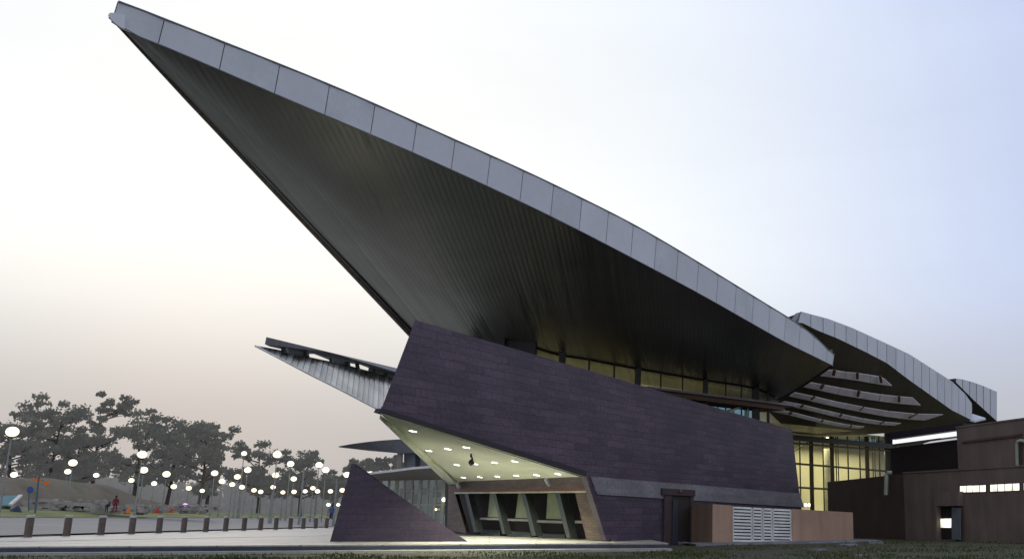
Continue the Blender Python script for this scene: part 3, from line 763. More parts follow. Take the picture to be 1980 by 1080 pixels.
# ------- porch: ceiling, entrance wall
E1 = Vector((W0.x, W0.y, 0)); E0 = Vector((-.267 * 66, 66, 0)); EDr = (E1 - E0).normalized(); EN = Vector((EDr.y, -EDr.x, 0)); 
if EN.y > 0: EN = -EN
def ep(px, py, off=0.): return onp(px, py, E1 + EN * off, EN)
cA, cB, cC = w(738, 799) - WN * .05, w(1131, 920.5) - WN * .05, ep(868, 931)
mb = MB(); mb.prism([cA, cB, cC], (0, 0, .25)); ceil = mb.build('porch_ceiling', M['ceil'], hall)
cn = (cB - cA).cross(cC - cA).normalized()
if cn.z > 0: cn = -cn
def cp(px, py, off=0.): return onp(px, py, cA + cn * off, cn)
i0, i1 = cp(778, 834), cp(884, 930)
mb = MB(); mb.prism([cA + cn * .03, cC + cn * .03, i1 + cn * .03, i0 + cn * .03], cn * .14); mb.build('edge_beam', M['ceil'], ceil)
dl = [(265, 243), (370, 371), (493, 359), (614, 349), (551, 463), (670, 457), (798, 448), (930, 440), (595, 546), (702, 543), (816, 539), (940, 533), (1072, 529), (1212, 522)]
first = None
for x, y in dl:
    px, py = 720 + x / 3.376, 760 + y / 3.376
    c = cp(px, py)
    if first is None:
        mb = MB(); mb.tube([c + cn * .002, c + cn * .03], .14, 16); mb.tube([c + cn * .001, c + cn * .02], .185, 16, 1); first = mb.build('downlight', [M['down'], M['pipe']], ceil)
        mb = MB()
        for k in range(16):
            a0, a1 = 2 * math.pi * k / 16, 2 * math.pi * (k + 1) / 16
            f = lambda a, r_: c + Vector((math.cos(a) * r_, math.sin(a) * r_, 0)) + cn * (.02 + cn.x * 0) - Vector((0, 0, 0))
        c_first = c
    else:
        o = first.copy(); o.location = first.location + (c - c_first); col.objects.link(o)
    ld = bpy.data.lights.new('downlight_lamp', 'SPOT'); ld.energy = 440; ld.color = (1, .97, .76); ld.spot_size = R(125); ld.spot_blend = .6; ld.shadow_soft_size = .15
    lo_ = bpy.data.objects.new('downlight_lamp', ld); lo_.location = c + cn * .12 - wloc(ceil); lo_.parent = ceil; col.objects.link(lo_)
c = cp(911, 876); mb = MB(); mb.tube([c, c + Vector((0, 0, -.12)), c + Vector((.06, 0, -.2)), c + Vector((.02, 0, -.32)), c + Vector((.04, 0, -.42)), c + Vector((.0, 0, -.5))], [.03, .05, .03, .1, .13, .02], 8); mb.build('ceiling_camera', M['dark_edge'], ceil)

C5 = lambda x, y: (850 + x / 5.657, 900 + y / 5.657)
def e5(x, y, off=0.): return ep(*C5(x, y), off)
ent = MB()
dep = WD * .5 - WN * .12
ent.prism([e5(100, 175), e5(1590, 116), e5(1652, 288), e5(168, 300)], dep)                # lintel
ent.prism([e5(100, 175), e5(168, 300), e5(290, 716), e5(292, 735), e5(80, 700)], dep)      # left pier
ent.prism([e5(1480, 292), e5(1652, 288), e5(1885, 825), e5(1605, 800)], dep)               # right pier
ew = ent.build('entrance_wall', M['brown_stone'], hall)
mb = MB(); mb.prism([e5(105, 255, .04), e5(1620, 245, .04), e5(1628, 268, .04), e5(108, 278, .04)], dep * .07); mb.build('rust_band', M['rust'], ew)
mb = MB(); mb.prism([e5(160, 286, .05), e5(1648, 272, .05), e5(1655, 290, .05), e5(165, 304, .05)], dep * .1); mb.build('lintel_edge', M['cream'], ew)
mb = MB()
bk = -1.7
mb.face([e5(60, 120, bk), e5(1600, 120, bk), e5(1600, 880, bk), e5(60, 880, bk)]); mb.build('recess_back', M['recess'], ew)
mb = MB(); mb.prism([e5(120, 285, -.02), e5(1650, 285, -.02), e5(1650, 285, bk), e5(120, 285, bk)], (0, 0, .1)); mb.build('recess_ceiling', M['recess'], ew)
for tx0, tx1, bx0, bx1, by in ((272, 308, 375, 412, 722), (580, 612, 686, 716, 742), (892, 935, 1008, 1054, 762), (1262, 1312, 1388, 1432, 785)):
    mb = MB(); mb.prism([e5(tx0, 298, -.05), e5(tx1, 298, -.05), e5(bx1, by, -.05), e5(bx0, by, -.05)], -EN * .4); mb.build('column', M['frame'], ew)
for p in ([(550, 300), (585, 300), (645, 560), (525, 555)], [(862, 290), (895, 300), (985, 570), (828, 565)], [(1182, 300), (1265, 300), (1345, 582), (1165, 575)]):
    mb = MB(); mb.prism([e5(*q, -.6) for q in p], -EN * .08); mb.build('wall_panel', M['green_cream'], ew)
for x0, x1, y0 in ((440, 645, 563), (742, 985, 575), (1062, 1345, 592), (1480, 1560, 598)):
    mb = MB(); a, b = e5(x0, y0, -.3), e5(x1, y0 + (x1 - x0) * .03, -.3); mb.prism([a, b, b - Vector((0, 0, .12)), a - Vector((0, 0, .12))], -EN * .55); mb.build('seat_ledge', M['lead'], ew)
for x0, x1, y0 in ((450, 660, 690), (740, 1000, 710), (1080, 1370, 735)):
    mb = MB(); a, b = e5(x0, y0, -1.0), e5(x1, y0 + (x1 - x0) * .05, -1.0); mb.prism([a, b, b - Vector((0, 0, .35)), a - Vector((0, 0, .35))], -EN * .4); mb.build('low_wall', M['frame'], ew)
for (x, y, dx, dy, r_) in ((1165, 150, 30, 62, .085), (200, 175, 10, 60, .15)):
    a, b = e5(x, y, .25), e5(x + dx, y + dy, .25); mb = MB(); mb.tube([a, b], [r_ * 1.2, r_ * .8], 10); mb.build('floodlight', M['white'], ew)

mb = MB(); fp = [Vector((-4.6, 53.5, 0)), Vector((-6, 75, 0)), Vector((-6, 96, 0)), Vector((-17.4, 98, 0)), Vector((-17.2, 80, 0)), Vector((-16.2, 69, 0))]
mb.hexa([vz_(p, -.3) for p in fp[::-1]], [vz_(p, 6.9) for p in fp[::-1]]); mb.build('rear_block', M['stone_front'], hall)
# ------- side door of the wall
dd = empty('doorway', (0, 0, 0)); bpy.data.objects.remove(dd)
def wd(px, py, off): return onp(px, py, W0 + WN * off, WN)
mb = MB(); pr = .12
def vz(p, z): return Vector((p.x, p.y, z))
zt = wd(1312, 957, pr).z
for a, b in ((wd(1284, 1040, pr), wd(1299, 1040, pr)), (wd(1335, 1040, pr), wd(1341, 1040, pr))):
    mb.prism([vz(a, -.35), vz(b, -.35), vz(b, zt), vz(a, zt)], -WN * (pr + .1))
a, b = wd(1280, 1040, pr + .05), wd(1344, 1040, pr + .05)
mb.prism([vz(a, zt), vz(b, zt), vz(b, zt + .32), vz(a, zt + .32)], -WN * (pr + .15))
door = mb.build('side_doorway', M['door_frame'], hall)
mb = MB(); a, b = wd(1298, 1040, .08), wd(1336, 1040, .08); mb.face([vz(a, -.35), vz(b, -.35), vz(b, zt), vz(a, zt)]); mb.build('door', M['recess'], door)
mb = MB(); a = wd(1300, 1040, .16); b = wd(1309, 1040, .12); mb.prism([vz(a, -.3), vz(b, -.3), vz(b, zt - .2), vz(a, zt - .2)], (.04, 0, 0)); mb.build('door_leaf', M['navy_grey'], door)
mb = MB(); mb.box(wd(1313, 950, pr) + Vector((0, 0, .06)), .3, .25, .14, WD); mb.build('door_lamp', M['rust'], door)

# lights inside the glazed rooms
def area(name, loc, sx, sy, e, c, rot, par):
    ld = bpy.data.lights.new(name, 'AREA'); ld.shape = 'RECTANGLE'; ld.size = sx; ld.size_y = sy; ld.energy = e; ld.color = c
    o = bpy.data.objects.new(name, ld); o.location = Vector(loc) - wloc(par); o.rotation_euler = rot; o.parent = par; col.objects.link(o)
cang = math.atan2(CD.y, CD.x); hang = math.atan2(HD.y, HD.x)
p = (cpl(1060, 700) + cpl(1470, 700)) / 2 - CN * .9
area('room_light', (p.x, p.y, 8.9), 18, .8, 85, (1, .90, .55), (R(90), 0, cang), hall)
p = (hv(1545, 0) + hv(1700, 0)) / 2 - HN * 3.2 + HD * 5
area('hall_light', (p.x, p.y, 7.2), 18, 3, 760, (1, .90, .58), (0, 0, hang), hall)
area('hall_light', (p.x, p.y, .6), 18, 3, 300, (1, .90, .52), (R(180), 0, -hang), hall)

# ------------------------------------------------------------------ stone wedge on the plaza
def tz(px, py): return P(px, py, 47.4)
tb = Gz(640, 1046, 0)
TY = tb.y
mb = MB(); f = [P(638, 1046, TY), P(680, 896, TY + .9), P(906, 1046.5, TY)]
f[0].z = f[2].z = -.02
b0, b1, b2 = f[0] + Vector((1.8, 2.6, 0)), f[1] + Vector((.12, .25, 0)), f[2] + Vector((-.6, 1.2, 0))
mb.face([f[0], f[2], f[1]]); mb.face([b0, b1, b2]); mb.face([f[0], f[1], b1, b0]); mb.face([f[1], f[2], b2, b1]); mb.face([f[0], b0, b2, f[2]])
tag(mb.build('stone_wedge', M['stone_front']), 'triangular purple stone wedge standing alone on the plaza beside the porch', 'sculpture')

# ------------------------------------------------------------------ gated pink wall
g0 = P(1377.8, 1049, 53); g1 = P(1649, 1047, 60)
pd = Vector((g1.x - g0.x, g1.y - g0.y, 0)).normalized(); pn = Vector((pd.y, -pd.x, 0))
enc = empty('plant_enclosure', (g0.x, g0.y, -.3), 'low pink rendered wall with a white louvred double gate, against the purple wall', 'wall')
def pp(px, py, off=0.): return onp(px, py, g0 + pn * off, pn)
def seg(xa, ya, xb, yb, name, mat, ext=-pn * .22):
    a, b = pp(xa, ya), pp(xb, yb); mb = MB(); mb.prism([vz(a, -.5), vz(b, -.5), b, a], ext); return mb.build(name, mat, enc)
seg(1377.8, 973.6, 1416.5, 976.5, 'wall_pier', M['pink'])
seg(1531, 983, 1649, 989.7, 'wall_panel', M['pink'])
a = pp(1377.8, 973.6); bk = onp(1334, 973, W0, WN); mb = MB(); bk.z = a.z
mb.prism([vz(a, -.5), a, bk, vz(bk, -.5)], pn * -.004 + pd * .2); mb.build('return_wall', M['pink_shaded'], enc)  # side face: shade is put into the darker pink
mb = MB(); a, b = pp(1416, 977, -.6), pp(1533, 984, -.6); mb.face([vz(a, -.4), vz(b, -.4), b, a]); mb.build('gate_shade', M['gate_dark'], enc)  # near-black sheet painting in the shade behind the slats
ztL, ztR = pp(1417.5, 978), pp(1530.5, 984); zb0 = pp(1417, 1043).z
gate = MB()
def gq(px): return pp(px, 1000)
def gtop(px): return lerp(ztL.z, ztR.z, (px - 1417) / 113.5)
gb0, gb1 = pp(1417, 1042).z, pp(1530, 1044).z
def gbot(px): return lerp(gb0, gb1, (px - 1417) / 113.5)
def bar(px0, px1, mbx):
    a, b = gq(px0), gq(px1); mbx.prism([vz(a, gbot(px0)), vz(b, gbot(px1)), vz(b, gtop(px1)), vz(a, gtop(px0))], -pn * .06)
for k, (xa, xb) in enumerate(((1417, 1454.5), (1456.5, 1492.5), (1493.5, 1530.5))):
    pass
leafs = [(1416.8, 1455), (1455.6, 1474.6), (1475.2, 1493.6), (1494.2, 1530.8)]
for k, (xa, xb) in enumerate(leafs):
    mb = MB(); bar(xa, xa + 2.0, mb); bar(xb - 2.0, xb, mb)
    n = 10
    for i in range(n + 1):
        f = i / n
        a, b = gq(xa), gq(xb); za, zb_ = lerp(gbot(xa), gtop(xa), f), lerp(gbot(xb), gtop(xb), f); t = .105
        mb.prism([vz(a, za - t), vz(b, zb_ - t), vz(b, zb_), vz(a, za)], -pn * .05 + Vector((0, 0, .0)))
    mb.build('gate', M['gate'], enc)

# grey concrete apron and broken slabs on the lawn edge
mb = MB(); a = pp(1335, 1049, .6); b = pp(1690, 1049, .6)
n = 24; rr = []
for i in range(n + 1):
    t = i / n; c = lerp(a, b, t); wv = .25 * noise.noise(Vector((t * 9, 0, 1)))
    rr.append([vz(c - pn * 1.2, -.18), vz(c + pn * .1, -.19 + .03 * wv), vz(c + pn * (.55 + wv), -.22), vz(c + pn * (.75 + wv), -.5)])
mb.grid(rr); tag(mb.build('concrete_apron', M['apron']), kind='structure')
def slab(px, py, wpx, hz, label, rot=0):
    p = Gz(px, py, -.3); wid = wpx / 1992 * p.y; mb = MB(); n = 9; ring = []
    for k in range(n):
        a = 2 * math.pi * k / n; r_ = random.uniform(.75, 1.1); ring.append(Vector((p.x + math.cos(a) * wid / 2 * r_, p.y + math.sin(a) * wid / 3.2 * r_, -.36)))
    topr = [Vector((q.x * .9 + p.x * .1, q.y * .9 + p.y * .1, -.36 + hz + random.uniform(-.03, .03))) for q in ring]
    mb.hexa(ring, topr); tag(mb.build('stone_slab', M['apron']), label, 'stone', 'broken slabs lying on the lawn edge')
slab(1322, 1052.5, 24, .2, 'broken grey slab at the end of the plaza kerb, left of the rubble')
slab(1352, 1055, 20, .16, 'small rubble piece just right of the plaza kerb end')
slab(1578, 1064, 44, .12, 'pale flat slab lying on the grass below the white gate')
slab(1694, 1050, 30, .14, 'flat stone slab on the lawn right of the pink wall')
slab(1640, 1054, 46, .14, 'long low stone slab at the foot of the pink wall end')
slab(1668, 1074, 38, .1, 'pale slab half sunk in the lawn nearest the viewer')

# ------------------------------------------------------------------ brown service building
sb = empty('service_building', (11.5, 65, 0), 'plain brown rendered service building with two rows of small lit windows', 'building')
bP, cP_ = Vector((11.5, 65, 0)), Vector((16.5, 56.7, 0)); bd = (cP_ - bP).normalized(); bn = Vector((bd.y, -bd.x, 0))
if bn.y > 0: bn = -bn
aP = Vector((P(1600, 930, 78).x, 78, 0))
def bp(px, py, off=0.): return onp(px, py, bP + bn * off, bn)
za = P(1600, 931, 78).z; zb1 = bp(1753, 914).z; d1 = bP + bd * 24; zd = bp(1980, 901).z
mb = MB(); foot = [aP, bP, d1, d1 + Vector((14, 9, 0)), Vector((26, 92, 0)), Vector((10.5, 92, 0))]
# left part (its shade put into a darker brown) and right part
mb.hexa([vz(aP, -.5), vz(bP + Vector((-.02, .02, 0)), -.5), vz(Vector((22, 74, 0)), -.5), vz(Vector((17, 88, 0)), -.5)], [vz(aP, za), vz(bP + Vector((-.02, .02, 0)), zb1 - .03), vz(Vector((22, 74, 0)), zb1 - .03), vz(Vector((17, 88, 0)), za)])
mb.build('left_block', M['brown_dark'], sb)
mb = MB(); r_ = [bP + bn * .12, d1 + bn * .12, d1 + Vector((12, 7, 0)), Vector((26, 76, 0)), bP - bn * 4]
mb.hexa([vz(p, -.5) for p in r_], [vz(p, z) for p, z in zip(r_, (zb1, zd + .0, zd, zb1, zb1))])
lb = mb.build('lower_block', M['brown'], sb)
mb = MB(); ca, cb2 = bP + bn * .17, d1 + bn * .17
mb.prism([vz(ca, zb1 - .02), vz(cb2, zd - .02), vz(cb2, zd + .07), vz(ca, zb1 + .07)], -bn * .4); mb.build('coping', M['brown_light'], lb)
# upper block set back
ub0 = bp(1853, 900, -1.6); ub1 = ub0 + bd * 19
zu0 = bp(1853, 826, -1.6).z; zu1 = bp(1980, 808, -1.6).z
mb = MB(); r_ = [ub0, ub1, ub1 - bn * 8, ub0 - bn * 8]
zz = lerp(zu0, zu1, .0); zfar = zu1 + .2
mb.hexa([vz(p, zd - 1.5) for p in r_], [vz(ub0, zu0), vz(ub1, zfar), vz(ub1 - bn * 8, zfar), vz(ub0 - bn * 8, zu0)])
ub = mb.build('upper_block', M['brown'], sb)
mb = MB(); mb.prism([bp(1859, 852, -1.5), bp(1975, 837.5, -1.5), bp(1975, 842, -1.5), bp(1859, 856, -1.5)], -bn * .12)
mb.prism([bp(1971, 840, -1.5), bp(1975, 840, -1.5), bp(1975, 900, -1.5), bp(1971, 900, -1.5)], -bn * .12); mb.build('ledge', M['brown_dark'], ub)
mb = MB(); mb.prism([vz(ub0 + bn * .05, zu0 - .02), vz(ub1 + bn * .05, zfar - .02), vz(ub1 + bn * .05, zfar + .07), vz(ub0 + bn * .05, zu0 + .07)], -bn * .4); mb.build('coping', M['brown_light'], ub)
# recess with a translucent strip above
ro = -3.2
mb = MB(); mb.prism([bp(1722, 866, ro), bp(1858, 848, ro), bp(1858, 935, ro), bp(1722, 935, ro)], -bn * .3); mb.build('recessed_wall', M['recess'], sb)
mb = MB(); mb.prism([bp(1726, 848, ro), bp(1853, 828.5, ro), bp(1853, 841, ro), bp(1726, 857.5, ro)], -bn * .1); mb.build('light_strip', M['skylit'], sb)
mb = MB(); mb.prism([bp(1724, 859, ro + .05), bp(1853, 842.5, ro + .05), bp(1853, 845, ro + .05), bp(1724, 862, ro + .05)], -bn * .1); mb.build('strip_sill', M['lead'], sb)
mb = MB(); mb.prism([bp(1718, 836, ro + .6), bp(1862, 817, ro + .6), bp(1862, 829, ro + .6), bp(1718, 849, ro + .6)], -bn * 1.4); mb.build('link_roof', M['dark_edge'], sb)
# windows
def win(x0, x1, yt0, yt1, yb0, yb1, n, label=None):
    o = .14
    mb = MB(); mb.prism([bp(x0 - 1.2, yt0 - 1.2, o), bp(x1 + 1.2, yt1 - 1.2, o), bp(x1 + 1.2, yb1 + 1.2, o), bp(x0 - 1.2, yb0 + 1.2, o)], -bn * .03)
    fr = mb.build('window', M['recess'], lb); mb = MB()
    for k in range(n):
        a = lerp(x0, x1, (k + .06) / n); b = lerp(x0, x1, (k + .94) / n)
        ta, tb_ = lerp(yt0, yt1, (a - x0) / (x1 - x0)), lerp(yt0, yt1, (b - x0) / (x1 - x0)); ba, bb = lerp(yb0, yb1, (a - x0) / (x1 - x0)), lerp(yb0, yb1, (b - x0) / (x1 - x0))
        mb.prism([bp(a, ta, o + .012), bp(b, tb_, o + .012), bp(b, bb, o + .012), bp(a, ba, o + .012)], -bn * .008)
    mb.build('pane', M['winlit'], fr)
win(1855.5, 1906.5, 939, 937, 951, 949.5, 4)
win(1914, 1971.5, 936.5, 933.5, 949.5, 947, 4)
win(1979, 2036, 933, 930, 946.8, 944, 4)
# portal and door
o1 = .55
mb = MB()
for q in ([(1806, 950), (1853, 949), (1853, 977), (1806, 977.5)], [(1806, 977.6), (1811, 977.6), (1811.5, 1046), (1807, 1046)], [(1811.6, 1042.5), (1839, 1042), (1839, 1045), (1811.6, 1045.5)]):
    mb.prism([bp(*p_, o1) for p_ in q], -bn * .42)
po = mb.build('portal', M['brown_light'], sb)
mb = MB(); mb.prism([bp(1811, 977, .2), bp(1856, 976, .2), bp(1857, 1045, .2), bp(1811, 1045, .2)], -bn * .05); mb.build('door_opening', M['recess'], po)
mb = MB(); mb.prism([bp(1811.5, 1002, .24), bp(1838.5, 1001.5, .24), bp(1838.5, 1019, .24), bp(1811.5, 1019, .24)], -bn * .03); mb.build('door_window', M['winlit'], po)
mb = MB(); mb.prism([bp(1840, 979, .3), bp(1857, 981, .5), bp(1857, 1043, .5), bp(1840, 1041, .3)], -bn * .05); mb.build('door', M['far_wall'], po)
# pipes
mb = MB(); o2 = -1.35
mb.tube([bp(1967, 902, o2), bp(1966, 858, o2), bp(1968, 853, o2), bp(1974, 851, o2), bp(1983, 853, o2)], .10, 10); mb.build('vent_pipe', M['pipe'], ub)
mb = MB(); q = P(1713, 956, 66.2); q2 = P(1714, 918, 66.2); mb.tube([q, q2, q2 + Vector((.12, -.05, .15)), q2 + Vector((.35, -.1, .15))], .14, 10); mb.build('vent_pipe', M['pipe'], sb)

# ------------------------------------------------------------------ far hall in the background
fh = empty('distant_hall', (P(760, 1000, 120).x, 120, 0), 'grey distant hall with a beak-shaped roof, seen behind the porch', 'building')
FYY = 130.0
topc = [(655, 862), (680, 857.5), (710, 853.5), (740, 850.5), (775, 848.5), (820, 850), (900, 858)]
botc = [(655, 864), (680, 866), (710, 868.5), (740, 871.5), (770, 876), (820, 873), (900, 873)]
mb = MB(); rr = []
for (a, b), (c, d) in zip(topc, botc): rr.append([P(a, b, FYY + 8) + Vector((0, 20, 2)), P(a, b, FYY + 2), P(c, d, FYY + (3 if c > 655 else 2)), P(c, d, FYY + 6) + Vector((0, 12, .3))])
fr_ = mb.grid(rr).build('upper_roof', M['far_roof'], fh)
mb = MB()
mb.tube([P(773, 905, FYY + 4), P(774, 872, FYY + 4)], .38, 8); mb.build('column', M['far_under'], fh)
mb = MB(); mb.prism([P(781, 874, FYY + 5), P(880, 872, FYY + 5), P(880, 905, FYY + 5), P(781, 905, FYY + 5)], (0, 6, 0)); mb.build('upper_wall', M['far_wall'], fh)
mb = MB(); mb.prism([P(803, 876, FYY + 4.9), P(812, 876, FYY + 4.9), P(812, 904, FYY + 4.9), P(803, 904, FYY + 4.9)], (0, .05, 0)); mb.build('window', M['dark_metal'], fh)
mb = MB(); et = [(690, 917), (720, 911.5), (760, 907), (800, 902), (840, 899), (900, 896)]; rr = []
for a, b in et: rr.append([P(a, b, FYY - 4) + Vector((0, 10, .3)), P(a, b, FYY - 4), P(a, b + 4.5, FYY - 4)])
lr = mb.grid(rr).build('lower_roof', M['far_edge'], fh)
mb = MB(); rr = []
for a, b in et: rr.append([P(a, b + 4.6, FYY - 4), P(a + 6, lerp(b, 932, .85), FYY + 1)])
mb.grid(rr).build('soffit', M['far_under'], lr)
mb = MB(); mb.face([P(715, 922, FYY + 1), P(880, 922, FYY + 1), vz(P(880, 1010, FYY + 1), .2), vz(P(715, 1010, FYY + 1), .2)]); fg = mb.build('glass_wall', M['dark_glass'], fh)
fg.data.materials[0] = glass('greenish_glass', (.6, .66, .58), .12, .15)
mb = MB()
for k in range(11):
    px = 722 + 15.2 * k; p = P(px, 930, FYY + .9); mb.beam((p.x, p.y, .2), (p.x, p.y, p.z + .3), .22 if k % 3 else .4, .2)
for py in (948, 975): mb.beam(P(716, py, FYY + .85), P(880, py, FYY + .85), .12, .18)
build_each(mb, 'mullion', M['pipe'], fg)
fg_m = bpy.data.objects['mullion'] if False else None
mb = MB(); mb.face([P(700, 925, FYY + 7), P(900, 925, FYY + 7), vz(P(900, 1010, FYY + 7), 0), vz(P(700, 1010, FYY + 7), 0)]); mb.build('inner_wall', M['far_edge'], fh)
random.seed(4)
mb = MB()
for k in range(9):
    px = random.uniform(775, 865); py = random.uniform(940, 990); p = P(px, py, FYY + 5); mb.box(p, random.uniform(.4, 1.2), .3, random.uniform(.8, 2.6))
build_each(mb, 'display_screen', M['frame'], fh)
mb = MB(); mb.ball(P(858, 965, FYY + .3), .28, .28, .28); mb.ball(P(843, 984, FYY + .3), .16, .16, .16); build_each(mb, 'lamp_reflection', M['lampglow'], fh)  # glowing balls in place of lamp reflections in the glass

# ------------------------------------------------------------------ bollards
bol = [55.6, 130, 196, 255, 307.5, 355, 398, 436, 471.5, 503.5, 533, 561, 586, 610, 631]
ordn = ['first', 'second', 'third', 'fourth', 'fifth', 'sixth', 'seventh', 'eighth', 'ninth', 'tenth', 'eleventh', 'twelfth', 'thirteenth', 'fourteenth', 'fifteenth']
proto = None
for k, px in enumerate(bol):
    Y = 57 * (14.3 + k) / 14.3; X = (px - PPX) / 1992 * Y + .1
    if proto is None:
        b = proto = empty('bollard', (X, Y, 0))
        MB().tube([(0, 0, -.02), (0, 0, .02), (0, 0, 1.02)], [.215, .2, .2], 20).build('post', M['bollard'], b, local=True, smooth=False)
        MB().tube([(0, 0, 1.02), (0, 0, 1.05)], .16, 20).build('neck', M['dark_metal'], b, local=True)
        MB().tube([(0, 0, 1.05), (0, 0, 1.16), (0, 0, 1.2)], [.215, .215, .17], 20).build('cap', M['bollard_cap'], b, local=True)
    else:
        b = copy_tree(proto); b.location = (X, Y, 0)
    tag(b, ('nearest short brown bollard, at the left end of the row' if k == 0 else 'farthest brown bollard, at the right end of the row by the stone wedge' if k == 14 else f'short round brown bollard, {ordn[k]} from the left along the plaza edge'), 'bollard', 'bollards along the edge of the plaza')

# ------------------------------------------------------------------ street lamps
lamps = [(24, 834, 30), (27, 917, 16), (141, 894, 20), (131, 911, 15), (186, 918, 13), (254, 928, 13), (275, 878, 22), (278, 908, 19), (298, 934, 13), (322, 916, 18), (336, 940, 14), (365, 943, 13), (391, 948, 11),
         (415, 914, 16), (429, 930, 14), (449, 936, 13), (459, 921, 15), (472, 876, 13), (479, 908, 16), (468, 941, 13), (491, 947, 12), (504, 950, 12), (528, 941, 12), (536, 878, 20), (533, 918, 16), (547, 951, 11), (562, 896, 15),
         (568, 925, 14), (568.5, 950, 12), (590, 949, 11), (605, 943, 12), (614, 949, 12), (617, 898, 12), (630, 908, 12), (639, 949, 12), (671, 917, 10), (662, 947, 13), (635, 975, 10), (654, 975, 9), (717, 916, 10), (739, 925, 13), (752, 934, 14)]
cool = {(27, 917), (131, 911), (186, 918), (254, 928), (298, 934), (391, 948), (472, 876), (562, 896), (617, 898), (630, 908), (671, 917), (717, 916), (635, 975), (654, 975), (568, 925)}
lamps.sort()
ordw = ['leftmost'] + [f'{x} from the left' for x in ('second third fourth fifth sixth seventh eighth ninth tenth eleventh twelfth thirteenth fourteenth fifteenth sixteenth seventeenth eighteenth nineteenth twentieth twenty-first twenty-second twenty-third twenty-fourth twenty-fifth twenty-sixth twenty-seventh twenty-eighth twenty-ninth thirtieth thirty-first thirty-second thirty-third thirty-fourth thirty-fifth thirty-sixth thirty-seventh thirty-eighth thirty-ninth fortieth forty-first').split()] + ['rightmost']
protos = {}
def make_lamp(kind, H=8.0):
    o = empty('street_lamp', (0, 0, 0))
    MB().tube([(0, 0, -.4), (0, 0, .5), (0, 0, .55), (0, 0, H - .5)], [.17, .15, .09, .055], 8).build('pole', M['pole'], o, local=True)
    MB().tube([(0, 0, H - .55), (0, 0, H - .42)], [.1, .3], 10).build('bracket', M['dark_metal'], o, local=True)
    MB().ball((0, 0, H), .48, .48, .40, 16, 10).build('globe', M['lampcool'] if kind else M['lampglow'], o, local=True, smooth=True)
    return o
for k, (px, py, sz) in enumerate(lamps):
    kind = 1 if (px, py) in cool else 0
    dz = ray(px, py).z
    Y = sz_Y = 1.24 * 1992 / sz                      # the globes are all alike, so size gives the distance
    Y0 = Y; Y = min(Y, 150.0); gs = Y / Y0
    near = (py > 960 or px > 715)
    top = CAMZ + dz * Y; X = ray(px, py).x * Y
    g = hgt(X, Y) if not near else 0
    if kind not in protos:
        o = protos[kind] = make_lamp(kind)
    else: o = copy_tree(protos[kind])
    H = top - g
    o.location = (X, Y, g if True else 0); o.scale = (1, 1, 1)
    o.location.z = top - 8.0 if abs(H - 8) < 1.2 else g
    if abs(H - 8) >= 1.2:                           # own height: own pole
        for ch in [c for c in bpy.data.objects if c.parent == o]:
            if ch.name.startswith('pole'):
                ch.data = MB().tube([(0, 0, -.4), (0, 0, .5), (0, 0, .55), (0, 0, H - .5)], [.17, .15, .09, .055], 8).build('pole', M['pole'], None, local=True).data
                bpy.data.objects.remove([x for x in bpy.data.objects if x.data == ch.data and x != ch][0])
            else:
                ch.location.z = H - 8 * gs; ch.scale = (gs, gs, gs)
        # the prototype keeps its own shape for later copies
        if o == protos[kind]: del protos[kind]
    tone = 'pale greenish-white' if kind else 'warm white'
    where = ordw[k]
    lab = f'tall lit street lamp glowing {tone}, {where} in the field of lamps'
    if (px, py) == (24, 834): lab = 'largest and nearest lit street lamp, at the far left edge'
    tag(o, lab, 'street lamp', 'lit street lamps over the car park')

# ------------------------------------------------------------------ tall flag poles
for (px, py, pb, lab) in ((588, 905, 577, 'plain tall grey mast rising among the lamps left of the wedge'), (652, 925, 648, 'slim pale mast standing just left of the stone wedge'), (526, 953, 523, 'short grey mast on the verge behind the bollards')):
    Y = 125; a = P(px, py, Y); b = P(px, 1003, Y)
    mb = MB(); mb.tube([(a.x, a.y, hgt(a.x, Y) - .3), (a.x, a.y, 1.4), (a.x, a.y, a.z)], [.2, .14, .1], 8)
    tag(mb.build('mast', M['pole']), lab, 'mast')

